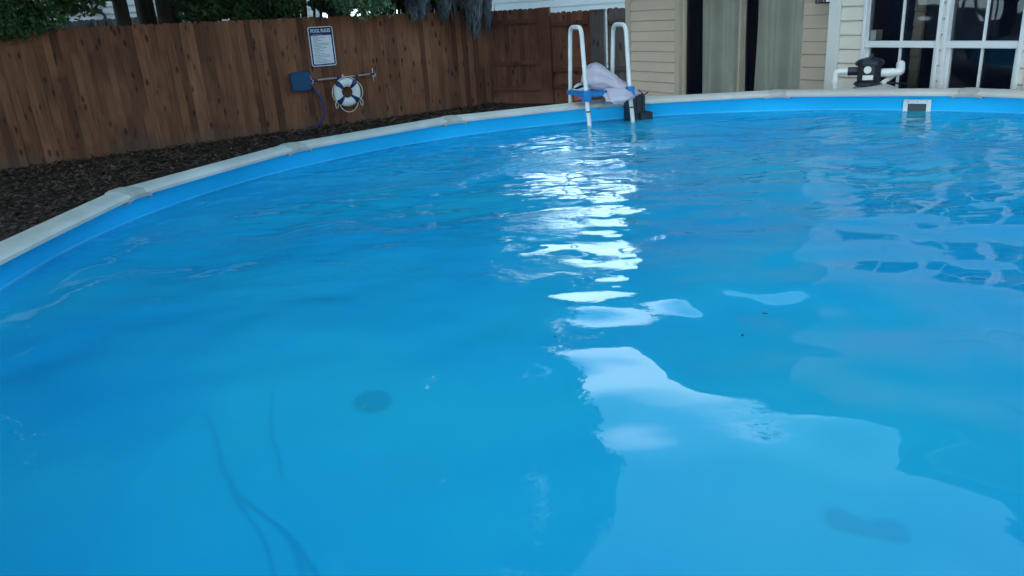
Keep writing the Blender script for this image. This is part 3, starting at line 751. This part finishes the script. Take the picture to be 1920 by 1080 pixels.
# roofs
RZ = 3.4
def gable(a, b, y0, y1, ze, zr, name):
    yc = (y0 + y1) / 2; mb = MB(); t = .12
    v = [(a, y0, ze), (b, y0, ze), (b, yc, zr), (a, yc, zr), (a, y1, ze), (b, y1, ze)]
    v += [(p[0], p[1], p[2] + t) for p in v]
    mb.add(v, [(0, 3, 2, 1), (3, 4, 5, 2), (6, 7, 8, 9), (9, 8, 11, 10), (0, 1, 7, 6), (4, 10, 11, 5), (0, 6, 9, 3), (3, 9, 10, 4), (1, 2, 8, 7), (2, 5, 11, 8)])
    return mb.build(name, M['shingle'], house)
gable(U_L - .04, 9.4, -.45, 8.2, EAVE - .02, EAVE + 1.6, 'roof')
mb = MB(); mb.box(U_L - .02, 9.35, -.42, .0, EAVE - .17, EAVE - .14); mb.box(U_L - .02, U_C - .03, .0, BD - .03, EAVE - .17, EAVE - .14); mb.build('soffit', M['soffit'], house)
# lantern
lp = hl(1541, 3, BD - .16); lan = empty('wall_lantern', house.matrix_basis @ Vector((lp.x, BD - .1, lp.z)) if False else (HN * (PD + BD - .12) + HU * lp.x + Vector((0, 0, lp.z))), TH)
tag(lan, 'black metal lantern on the recessed wall beside the front corner', 'lantern')
mb = MB()
for sx in (-.06, .06):
    for sy in (-.06, .06): mb.box(sx - .006, sx + .006, sy - .006, sy + .006, -.005, .26)
mb.box(-.066, .066, -.066, .066, -.02, -.006).box(-.075, .075, -.075, .075, .26, .275).box(-.02, .02, -.02, .12, .275, .30).box(-.05, .05, .09, .105, .1, .34); mb.build('cage', M['lantern'], lan)
mb = MB(); mb.box(-.052, .052, -.052, .052, -.004, .255); mb.build('glass_box', M['glass'], lan)
# small white box on the window rail
P = hl(1637, 70, .10); bx = empty('white_box', HN * (PD + .055) + HU * P.x + Vector((0, 0, mz + .03)), TH)
tag(bx, 'small white box standing on the rail inside the left window', 'box')
mb = MB(); mb.box(-.062, .062, 0, .09, 0, .082); mb.build('carton', M['trim'], bx, bevel=.003)
mb = MB(); mb.box(-.064, .064, -.002, .092, .083, .089); mb.build('lid', M['vinyl'], bx)

# ================================================================ LADDER
Pl = atz(1106, 238, WATER); Pr_ = atz(1187, 229, WATER)         # inner legs at the water
wdir = (Pr_ - Pl); wdir.z = 0; wlen = wdir.length; wdir.normalize(); odir = Vector((-wdir.y, wdir.x, 0))
lad = empty('pool_ladder', (Pl.x, Pl.y, 0), math.atan2(wdir.y, wdir.x)); tag(lad, 'white tube A frame pool ladder with blue platform straddling the rail', 'ladder')
# local: x across, +y away from the camera (outwards)
def lz(x, y, P):               # height seen at a pixel above point P
    d = ray(x, y); t = math.hypot(P.x, P.y) / math.hypot(d.x, d.y); return CAMZ + d.z * t
ytop_in, ytop_out = .10, .36
topz = lz(1101, 50, lad.location + odir * .3) - .0
for sx, dz in ((0, 0), (wlen, .0)):
    base = Vector((sx, 0, 0)); out_x = 0
    Pt = lad.location + wdir * sx + odir * .35
    top = lz(1086 if sx == 0 else 1167, 50 if sx == 0 else 45, Pt)
    pts = arc([(sx, -.05, .15), (sx, .0, WATER), (sx, .05, RIM + .05), (sx - .01, ytop_in + .0, top), (sx - .01, ytop_out, top), (sx - .01, ytop_out + .06, RIM + .05), (sx - .01, ytop_out + .16, .0)], .07, 6)
    mb = MB(); mb.tube(pts, .018, 12); mb.build('side_rail', M['white_paint'], lad, smooth=True)
    mb = MB(); mb.tube([(sx, .022, RIM - .035), (sx, .024, RIM - .022)], .0195, 12); mb.build('rust_band', M['rust'], lad, smooth='auto')
for z, y in ((.9, .0), (.6, -.02), (.32, -.04)):
    mb = MB(); mb.box(0, wlen, y - .04, y + .04, z - .015, z + .015); mb.build('step', M['blue_plastic'], lad, bevel=.006)
for z, y in ((1.0, ytop_out + .08), (.68, ytop_out + .1), (.35, ytop_out + .13)):
    mb = MB(); mb.box(-.03, wlen - .03, y - .04, y + .04, z - .015, z + .015); mb.build('step', M['blue_plastic'], lad, bevel=.006)
PZ = RIM + .105
mb = MB(); mb.box(-.035, wlen + .03, .04, ytop_out + .08, PZ - .018, PZ + .018); mb.box(-.02, wlen + .015, .05, ytop_out + .07, PZ + .018, PZ + .026)
mb.build('platform', M['blue_plastic'], lad, bevel=.008)
for sx in (0, wlen):
    mb = MB(); mb.box(sx - .032, sx + .032, .02, .095, PZ - .05, PZ + .04); mb.build('platform_bracket', M['blue_plastic'], lad, bevel=.008)
mb = MB(); mb.tube([(0.0, ytop_out - .02, PZ - .05), (.06, ytop_out - .06, PZ - .045), (.12, ytop_out - .12, PZ - .05)], .022, 8); mb.build('red_strap', M['red'], lad, smooth=True)

# plastic bag on the platform
def lw(x, y, dy):              # pixel -> ladder space at depth dy
    P = atplane(x, y, Vector(lad.location) + odir * dy, odir); return loc(lad, P)
def bag_mat():
    m = mat('plastic_bag', (.62, .50, .60), .3, .4, col2=(.72, .66, .74), noise_scale=7, bump=.012, bump_scale=18, trans=.3, stretch=(.6, 1, 1.6)); return m
bag = MB(); cl = [(1091, 152, .18, .02), (1100, 148, .19, .07), (1112, 146, .2, .115), (1126, 149, .2, .12), (1142, 158, .2, .115), (1156, 167, .19, .105), (1170, 173, .17, .09), (1186, 177, .14, .055), (1200, 177, .12, .012)]
nr = 30; rings2 = []
cpts = [lw(x, y, dy) for x, y, dy, r in cl]; rads = [c[3] for c in cl]
sm = smooth_path(cpts, 6); rsm = []
for i in range(len(cl) - 1):
    for k in range(6): t = k / 6; t = t * t * (3 - 2 * t); rsm.append(rads[i] * (1 - t) + rads[i + 1] * t)
rsm.append(rads[-1])
for i, p in enumerate(sm):
    for k in range(nr):
        a = 2 * math.pi * k / nr
        q = Vector((0, math.cos(a), math.sin(a)))
        n_ = noise.noise(Vector((p.x * 4, q.y * 2.0, q.z * 2.0))) * .35 + (abs(noise.noise(Vector((p.x * 5 + 5, q.y * 5, q.z * 5)))) - .1) * .55
        r_ = rsm[i] * (1 + n_)
        v = Vector((p.x, p.y + q.y * r_ * 1.1, p.z + q.z * r_ * .82 + .01)); v.z = max(v.z, PZ + .027) if v.x < wlen * .62 else v.z
        bag.v.append(tuple(v + Vector((noise.noise(Vector(v) * 30) * .012, 0, 0))))
for i in range(len(sm) - 1):
    for k in range(nr): k2 = (k + 1) % nr; bag.f.append((i * nr + k, i * nr + k2, (i + 1) * nr + k2, (i + 1) * nr + k))
bag.f.append(tuple(range(nr))[::-1]); bag.f.append(tuple(range((len(sm) - 1) * nr, len(sm) * nr)))
bo = empty('plastic_bag', lad.location, lad.rotation_euler.z); tag(bo, 'crumpled whitish plastic bag lying on the blue ladder platform', 'bag')
bm_ = bag_mat(); b1_ = bag.build('bag_body', bm_, bo, smooth=True)
# drooping end of the bag
dr_ = MB(); hang = [(1152, 164, .10, .05), (1160, 174, .03, .065), (1163, 183, -.02, .055), (1160, 194, -.03, .02)]
hp = smooth_path([lw(x, y, dy) for x, y, dy, r in hang], 5)
for i, p in enumerate(hp):
    t = i / (len(hp) - 1); r0 = .05 + .055 * math.sin(math.pi * min(1, t * .8 + .1))
    if t > .85: r0 *= .55
    for k in range(nr):
        a = 2 * math.pi * k / nr; r_ = r0 * (1 + .3 * noise.noise(Vector((math.cos(a) * 2, math.sin(a) * 2, t * 3))))
        dr_.v.append((p.x + math.cos(a) * r_ * 1.25, p.y + math.sin(a) * r_ * .6, p.z))
for i in range(len(hp) - 1):
    for k in range(nr): k2 = (k + 1) % nr; dr_.f.append((i * nr + k, (i + 1) * nr + k, (i + 1) * nr + k2, i * nr + k2))
dr_.f.append(tuple(range(nr))); dr_.f.append(tuple(range((len(hp) - 1) * nr, len(hp) * nr))[::-1])
dr_.build('bag_end', bm_, bo, smooth=True)
# folded black cloth with white cords at the left end of the platform
tw = empty('swim_goggles', lad.location, lad.rotation_euler.z); tag(tw, 'small black bundle with two white straps beside the plastic bag', 'goggles')
mb = MB(); mb.tube(smooth_path([lw(1078, 163, .25), lw(1086, 161, .27), lw(1094, 157, .28), lw(1100, 161, .26)], 5), [.012] + [.022] * 14 + [.015], 10); mb.build('black_frame', M['black'], tw, smooth=True)
for dy_ in (.20, .23):
    mb = MB(); mb.tube([lw(1076, 165 if dy_ < .22 else 163, dy_), lw(1086, 160 if dy_ < .22 else 157, dy_), lw(1095, 157 if dy_ < .22 else 153, dy_)], .0045, 6); mb.build('strap', M['white_paint'], tw, smooth=True)

# black box hanging at the right of the ladder
bb = empty('black_step_box', lad.location + wdir * (wlen + .05) + odir * .15, lad.rotation_euler.z); tag(bb, 'black plastic box with a foot hanging inside the rail right of ladder', 'box')
def lb(x, y, dy=.0): P = atplane(x, y, Vector(bb.location) + odir * dy, odir); return loc(bb, P)
q0, q1 = lb(1174, 200), lb(1204, 200); zt_, zb_ = lb(1190, 177).z, lb(1190, 226).z
mb = MB(); v = []
for z, e in ((zb_, .004), (zt_, 0)):
    for (x, y) in ((q0.x - e, -.06), (q1.x + e, -.06), (q1.x + e, .05), (q0.x - e, .05)): v.append((x, y, z))
mb.add(v, [(0, 3, 2, 1), (4, 5, 6, 7), (0, 1, 5, 4), (1, 2, 6, 5), (2, 3, 7, 6), (3, 0, 4, 7)]); mb.build('box_body', M['black'], bb, bevel=.01)
mb = MB(); f0, f1 = lb(1193, 215), lb(1215, 215); mb.box(f0.x, f1.x, -.10, .045, zb_ + .005, lb(1200, 209).z); mb.build('foot', M['black'], bb, bevel=.008)
mb = MB(); mb.box(q1.x - .03, q1.x - .005, -.075, -.061, zb_ + .08, zt_ - .01); mb.box(q0.x + .07, q0.x + .09, -.072, -.061, zb_ + .08, zt_ - .02); mb.build('rib', M['black'], bb, bevel=.004)
mb = MB(); mb.tube([lb(1206, 183), lb(1207, 195), lb(1207, 209)], .011, 8); mb.build('handle', M['white_paint'], bb, smooth=True)
mb = MB(); mb.tube([lb(1180, 176), lb(1187, 170), lb(1198, 171), lb(1204, 178)], .014, 8); mb.tube([lb(1204, 178), lb(1211, 176), lb(1215, 173)], .006, 6); mb.build('hook', M['black'], bb, smooth=True)

# ================================================================ SAND FILTER behind the rail
ft_d = 7.62
Pf = atdist(1640, 150, ft_d); fl = empty('sand_filter', (Pf.x, Pf.y, 0), -math.radians(25)); tag(fl, 'sand filter with black valve head and white pipes behind pool rail', 'pool filter')
def fl_(x, y, dd=0): return loc(fl, atdist(x, y, ft_d + dd))
ztank = fl_(1640, 157).z
pr_ = [(.26, .05), (.27, .1), (.27, ztank - .28), (.262, ztank - .18), (.235, ztank - .09), (.17, ztank - .03), (.09, ztank), (.03, ztank + .004)]
mb = MB(); mb.lathe(pr_, 32); mb.build('tank', M['tank'], fl, smooth=True)
a, b = fl_(1606, 130), fl_(1655, 130); zt2 = fl_(1630, 112).z; zb2 = fl_(1630, 156).z
xc = (a.x + b.x) / 2; hwv = (b.x - a.x) / 2
mb = MB(); MM = Matrix.Translation((xc, 0, 0))
mb.lathe([(hwv * .80, zb2), (hwv * .98, zb2 + .02), (hwv * .98, zt2 - .03), (hwv * .82, zt2)], 8, MM @ Matrix.Rotation(math.pi / 8, 4, 'Z')); vb = mb.build('valve_body', M['black'], fl, bevel=.006)
mb = MB(); mb.lathe([(hwv * 1.12, zt2 - .045), (hwv * 1.14, zt2 - .02), (hwv * .9, zt2 + .005), (hwv * .3, zt2 + .02)], 12, MM); mb.build('valve_cover', M['black'], vb, bevel=.004)
mb = MB(); mb.lathe([(hwv * 1.0, zb2 - .02), (hwv * 1.2, zb2 - .005), (hwv * 1.0, zb2 + .015)], 20, MM); mb.build('clamp_ring', M['black'], vb)
mb = MB(); mb.tube([(xc - .01, 0, zt2), tuple(fl_(1638, 101) + Vector((0, .0, 0)))], [.02, .012], 8); mb.build('valve_handle', M['black'], vb, smooth=True)
fy = -hwv * 1.02
dc = fl_(1627, 129); mb = MB(); mb.lathe([(.031, -.012), (.031, 0), (.029, .004)], 24, Matrix.Translation((dc.x, fy, dc.z)) @ Matrix.Rotation(math.pi / 2, 4, 'X')); mb.build('gauge', M['dial'], vb)
mb = MB(); lc = fl_(1627, 143.5); mb.box(lc.x - .042, lc.x + .042, fy - .006, fy + .02, lc.z - .019, lc.z + .019); mb.build('label_plate', M['dial'], vb, bevel=.003)
mb = MB(); z_ = fl_(1590, 134).z; el = fl_(1567, 134)
mb.tube(arc([(el.x, 0, .2), (el.x, 0, z_), (a.x - .03, 0, z_)], .03, 5), .026, 12); mb.tube([(el.x, 0, z_ - .10), (el.x, 0, z_ - .055)], .031, 12); mb.build('inlet_pipe', M['pvc'], fl, smooth='auto')
mb = MB(); mb.tube([(a.x - .07, 0, z_), (a.x + .02, 0, z_)], .037, 12); mb.build('inlet_union', M['black'], fl, smooth='auto')
z_ = fl_(1670, 136).z; e1 = fl_(1688, 136)
mb = MB(); mb.tube([(b.x - .02, 0, z_), (b.x + .09, 0, z_)], .036, 12); mb.tube([(b.x + .08, 0, z_), (e1.x - .02, .0, z_ + .004)], .030, 12)
mb.tube(arc([(e1.x - .035, 0, z_ + .004), (e1.x, -.0, z_ + .004), (e1.x - .0, .10, z_ + .06)], .025, 4), .036, 12); mb.build('outlet_pipe', M['pvc'], fl, smooth='auto')
mb = MB(); mb.tube([tuple(fl_(1675, 141, .1)), tuple(fl_(1652, 158, -.05))], .022, 10); mb.build('lower_pipe', M['pvc'], fl, smooth='auto')
mb = MB(); mb.tube([tuple(fl_(1648, 153, -.05)), tuple(fl_(1668, 155, 0)), tuple(fl_(1700, 158, .05))], .008, 8); mb.build('tank_band', M['black'], fl, smooth=True)

# ================================================================ NEIGHBOURS
def plain_house(name, O, rz, wdt, dep, eave, ridge, label, mt, lap=.2, wins_=()):
    r = empty(name, O, rz); tag(r, label, 'house')
    mb = MB(); z = .2
    while z < eave:
        zz = min(z + lap, eave); mb.add([(0, -.035, z), (wdt, -.035, z), (wdt, -.003, zz), (0, -.003, zz), (0, .05, z), (wdt, .05, z), (wdt, .05, zz), (0, .05, zz)], [(0, 1, 2, 3), (0, 4, 5, 1), (3, 2, 6, 7), (0, 3, 7, 4), (1, 5, 6, 2)]); z = zz
    mb.box(0, wdt, .06, dep, 0, eave - .01); mb.build('wall', mt, r)
    yc = dep / 2; a, b = -.4, wdt + .4; mb = MB()
    v = [(a, -.4, eave), (b, -.4, eave), (b, yc, ridge), (a, yc, ridge), (a, dep + .4, eave), (b, dep + .4, eave)]; v += [(p[0], p[1], p[2] + .12) for p in v]
    mb.add(v, [(0, 3, 2, 1), (3, 4, 5, 2), (6, 7, 8, 9), (9, 8, 11, 10), (0, 1, 7, 6), (4, 10, 11, 5), (0, 6, 9, 3), (3, 9, 10, 4), (1, 2, 8, 7), (2, 5, 11, 8)]); mb.build('roof', M['shingle'], r)
    return r
nbA = plain_house('neighbour_house', (-3.2, 28.5, 0), math.radians(-6), 12, 7, 3.1, 4.4, 'white lap sided house behind the back fence and gate', M['white_siding'], .24)
PN = atdist(90, 30, 27); nbB = plain_house('neighbour_house', (PN.x - 4, PN.y - 3.0, 0), math.radians(32), 13, 7, 4.6, 6.6, 'pale blue white sided house glimpsed between trunks above the left fence', M['white_siding'], .2)
u_ = nbB; 
dsp = [loc(nbB, atdist(x, y, 25.3)) for x, y in ((181, 0), (183, 14), (200, 20), (208, 26), (210, 46))]
yy_ = -.12; mb = MB(); mb.tube([(p.x, yy_, p.z) for p in dsp], .05, 8); mb.build('downspout', M['black'], nbB, smooth=True)
Pn0, Pn1 = atdist(60, 60, 21.5), atdist(420, 60, 24); Pn0.z = Pn1.z = 0
dN = (Pn1 - Pn0).normalized(); hN = atdist(150, 38, 22).z
picket_fence('neighbour_fence', Pn0, dN, Vector((dN.y, -dN.x, 0)), (Pn1 - Pn0).length, hN, hN, M['grey_wood'], seed=21, posts=[((atdist(191, 60, 22) - Pn0).dot(dN), -1, .13, hN - .05)], label='grey neighbour picket fence seen above the left fence')

# ================================================================ TREES
def leaf_mesh(clumps, n, size, seed, flat=.5):
    """n small folded leaves spread through the clumps [(centre, radii)]"""
    r = np.random.RandomState(seed); C = np.array([list(c) for c, _ in clumps]); Rr = np.array([list(q) for _, q in clumps])
    wgt = (Rr.prod(1)) ** .8; k = r.choice(len(C), n, p=wgt / wgt.sum())
    d = r.normal(size=(n, 3)); d /= np.linalg.norm(d, axis=1)[:, None]; rad = r.rand(n) ** .45
    P = C[k] + d * rad[:, None] * Rr[k]
    t = r.normal(size=(n, 3)); t[:, 2] -= .3; t /= np.linalg.norm(t, axis=1)[:, None]
    b = np.cross(t, r.normal(size=(n, 3))); b /= np.linalg.norm(b, axis=1)[:, None]; nn = np.cross(t, b)
    s = size * (.6 + .8 * r.rand(n))[:, None]; wd = s * flat
    V = np.stack([P - t * s * .5, P + b * wd * .5 + nn * s * .08, P + t * s * .5, P - b * wd * .5 + nn * s * .08], 1).reshape(-1, 3)
    mb = MB(); mb.v = V.tolist(); mb.f = [(4 * i, 4 * i + 1, 4 * i + 2, 4 * i + 3) for i in range(n)]; return mb
def tree(name, base, h, cr, crz, seed, leaf, nleaf, label, lsize=.17, trunk_r=.2, lean=(0, 0), group=None, cat='tree', ncl=26, low=0, zmin=4.6):
    rnd = random.Random(seed); r = empty(name, base); tag(r, label, cat, group)
    fork = h * .42; top = Vector((lean[0], lean[1], h * .8)); mb = MB()
    tp = [Vector((lean[0] * t * t + .1 * math.sin(t * 7 + seed) * t, lean[1] * t * t + .1 * math.cos(t * 5 + seed) * t, h * .8 * t)) for t in [i / 9 for i in range(10)]]
    mb.tube(tp, [trunk_r * (1.3 if i == 0 else 1) * (1 - .085 * i) for i in range(10)], 10)
    cl = []
    for i in range(ncl):
        a = rnd.random() * 6.28; q = rnd.random() ** .5; z = rnd.uniform(-1, 1)
        c = Vector((lean[0] + math.cos(a) * cr * q * .8, lean[1] + math.sin(a) * cr * q * .8, crz + z * (h - crz) * .8 * math.sqrt(max(.1, 1 - q * q * .6)) - low * q))
        c.z = max(c.z, zmin); rr2 = rnd.uniform(.22, .42) * cr; cl.append((c, (rr2, rr2, rr2 * rnd.uniform(.5, .8))))
        if i < 13:
            s = tp[rnd.randint(3, 8)]; mid = s.lerp(c, .5) + Vector((0, 0, -.2 + rnd.random() * .6)); mb.tube([s, mid, c], [trunk_r * .38, trunk_r * .22, .02], 6)
    mb.build('trunk', M['bark'], r, smooth=True)
    leaf_mesh(cl, nleaf, lsize, seed).build('crown', leaf, r); return r
def behind(x, off, y=40): P = atplane(x, y, FA - FN * off, FN); P.z = 0; return P
specs = [  # px, offset behind fence, height, crown radius, crown z, seed, leaf, trunk r, lean, label
    (-330, 2.2, 16, 4.8, 8.0, 1, 'leaf', .26, (2, -3), 'big tree rising beyond the far left end of the fence'),
    (60, 3.0, 18, 4.8, 9, 2, 'leaf', .16, (1.5, -3), 'dark tree behind the fence near the left edge of the picture'),
    (232, 1.5, 17, 4.4, 9.6, 3, 'leaf', .17, (1, -1), 'slim dark trunked tree behind the fence, left of a pair of trunks'),
    (276, 2.0, 19, 4.6, 11.5, 4, 'leaf', .22, (2, -3), 'dark trunk in the middle of three behind the fence'),
    (316, 1.6, 17, 4.5, 9.0, 5, 'leaf', .27, (1, -1), 'thickest dark trunk of the three behind the fence'),
    (470, 2.4, 18, 4.6, 9.6, 6, 'leaf', .2, (1, -1), 'dense dark tree behind the fence left of the sign'),
    (640, 2.2, 18, 4.4, 9.5, 7, 'leaf', .22, (1, -2), 'dark leafy tree behind the fence above the POOL RULES sign'),
    (800, 1.9, 19, 3.6, 10.5, 8, 'leaf', .22, (1.0, -1.5), 'dark tree hung with grey moss by the back fence corner'),
]
for (px_, off, h, cr_, crz, sd, lf_, tr, ln, lb_) in specs:
    tree('tree', behind(px_, off), h, cr_, crz, sd, M[lf_], 15000, lb_, trunk_r=tr, lean=ln, lsize=.33, group='trees behind the side fence', ncl=30, low=.6)
tree('tree', (10.0, 41, 0), 12.5, 5.0, 8.0, 43, M['leaf'], 5200, 'distant tree whose crown stands over the white neighbour house', trunk_r=.25, lsize=.26, group='trees beyond the back fence', ncl=22, low=0, zmin=5.5)
tree('tree', (-.85, 23, 0), 17, 2.6, 8.5, 41, M['leaf'], 15000, 'dark tree between the back fence corner and the white neighbour house', trunk_r=.18, lean=(.6, 0), lsize=.2, group='trees behind the side fence', ncl=44, low=0, zmin=4.0)
# hedge-like undergrowth that closes the view just above the fence
def shrub(x0, x1, y0, y1, off, n, seed, leaf, label, size=.12, cat='shrub', thick=.35, name='shrub', ncl=24, stem=True):
    rnd = random.Random(seed); b = behind((x0 + x1) / 2, off); r = empty(name, b); tag(r, label, cat); cl = []; mb = MB()
    for i in range(ncl):
        x = rnd.uniform(x0, x1); y = rnd.uniform(y0, y1); P = atplane(x, y, FA - FN * (off + rnd.uniform(-thick, thick)), FN) - b
        cl.append((P, tuple([rnd.uniform(.25, .45)] * 2 + [rnd.uniform(.18, .32)])))
        mb.tube([(P.x * .3, P.y * .3, 0 if stem else P.z + .6), (P.x * .7, P.y * .7, P.z * .6 if stem else P.z + .4), P], [.035, .025, .008], 5)
    mb.build('stems', M['bark'], r, smooth=True); leaf_mesh(cl, n, size, seed).build('foliage', leaf, r); return r
shrub(335, 480, -30, 28, 1.0, 7000, 31, M['leaf'], 'dark bush filling the gap above the fence left of the sign')
shrub(455, 640, -150, 32, .9, 16000, 32, M['leaf'], 'very dark bush above the fence behind the sign', ncl=46)
shrub(630, 800, -200, 22, 1.2, 15000, 33, M['leaf'], 'dark bush above the fence right of the sign', ncl=50)
shrub(780, 905, -210, 12, 1.2, 14000, 34, M['leaf'], 'dark bush above the fence under the hanging moss', ncl=44)
shrub(-60, 85, 8, 52, -.15, 2600, 35, M['leaf2'], 'bright green leafy vine spilling over the top left of the fence', size=.11, cat='vine', name='leafy_vine', thick=.25, ncl=16, stem=False)
shrub(90, 180, -30, 14, .9, 900, 36, M['leaf'], 'small dark leafy branch hanging before the pale neighbour house', size=.13, cat='branch', name='leafy_branch', stem=False)
shrub(632, 735, -25, 26, -.35, 2000, 37, M['leaf3'], 'pale green leafy branch drooping over the fence top right of the sign', size=.09, cat='branch', name='leafy_branch', stem=False, ncl=16, thick=.3)
# Spanish moss strands
mb = MB(); rnd = random.Random(9); base = behind(830, .2); ms = empty('spanish_moss', base); tag(ms, 'grey spanish moss hanging in strands over the right end of the fence', 'moss')
tufts = [(rnd.choice([rnd.gauss(790, 16), rnd.gauss(852, 20), rnd.gauss(882, 14)]), rnd.uniform(-30, 20), rnd.uniform(18, 75) * (1 if k % 3 else .6), rnd.uniform(-.6, .15)) for k in range(26)]
for k in range(950):
    tx, ty, tl, off = rnd.choice(tufts); x = tx + rnd.gauss(0, 5); top = ty + rnd.gauss(0, 6); bot = top + tl * rnd.uniform(.2, 1) ** .8
    bot = top + (bot - top) * (1.5 if tx > 835 else 1); bot = min(bot, 76 if tx > 835 else 42); off += rnd.gauss(0, .08)
    if bot < top + 4: continue
    P = atplane(x, top, FA - FN * off, FN) - base; Q = atplane(tx + (x - tx) * .4, bot, FA - FN * off, FN) - base
    w1, w2 = rnd.uniform(-.06, .06), rnd.uniform(-.06, .06)
    pts = [P.lerp(Q, t) + Vector((w1 * math.sin(t * 6 + k), w2 * math.cos(t * 7 + k), 0)) for t in (0, .2, .4, .6, .8, 1)]
    mb.tube(pts, [.006, .011, .012, .010, .007, .002], 3)
mb.build('strands', M['moss'], ms)
# trees around the rest of the yard, seen in the water and the panes
protos = [o for o in bpy.data.objects if o.name.startswith('tree') and o.parent is None]
others = [((-10.5, 9, 0), 'tree beyond the left side of the pool, outside the picture'), ((-6.8, 1.6, 0), 'tree added unseen to darken the near left edge of the pool'), ((-8.6, 6.6, 0), 'tree added unseen to cover the open sky left of the pool'), ((-10, 3.5, 0), 'tree level with the near left side of the pool'), ((-11, -4, 0), 'tree behind and left of the viewer'),  # those nearest the left side are added to shade it and cover open sky
          ((-5, -9, 0), 'tree behind the viewer on the left'), ((1, -10, 0), 'tree right behind the viewer'), ((7, -9, 0), 'tree behind the viewer on the right'), ((12, -6, 0), 'tree at the near right of the yard'), ((15, -1, 0), 'tree far right of the near end of the pool')]
for i, (p, lb_) in enumerate(others):
    c = copy_tree(protos[(i * 3 + 1) % len(protos)]); c.location = p; c.rotation_euler = (0, 0, i * 1.1); c.scale = (1.15, 1.15, 1.1); tag(c, lb_, 'tree', 'trees around the yard')

# ---------------------------------------------------------------- bits floating on the water
rnd = random.Random(6)
for i, (x, y, lb_) in enumerate(((1392, 629, 'tiny dark leaf floating right of the bright reflection'), (1040, 633, 'tiny dark leaf floating left of the bright reflection'), (1434, 588, 'dark speck floating in the middle right of the pool'),
                            (778, 265, 'small leaf stuck at the waterline below the rail'), (1246, 220, 'small leaf at the waterline right of the black box'))):
    P = atz(x, y, WATER + .006) if i < 3 else on_wall(x, y, R_POOL - .004)
    r = empty('floating_leaf', P, rnd.random() * 6); tag(r, lb_, 'leaf', 'small leaves on the pool water')
    L = .009; mb = MB(); mb.v = [(-L, 0, .002), (0, L * .45, .004), (L, 0, .003), (0, -L * .45, .001), (-L, 0, .0), (0, L * .45, .001), (L, 0, .001), (0, -L * .45, -.001)]
    mb.f = [(0, 1, 2, 3), (4, 7, 6, 5), (0, 4, 5, 1), (1, 5, 6, 2), (2, 6, 7, 3), (3, 7, 4, 0)]; mb.build('blade', M['leafbit'], r)
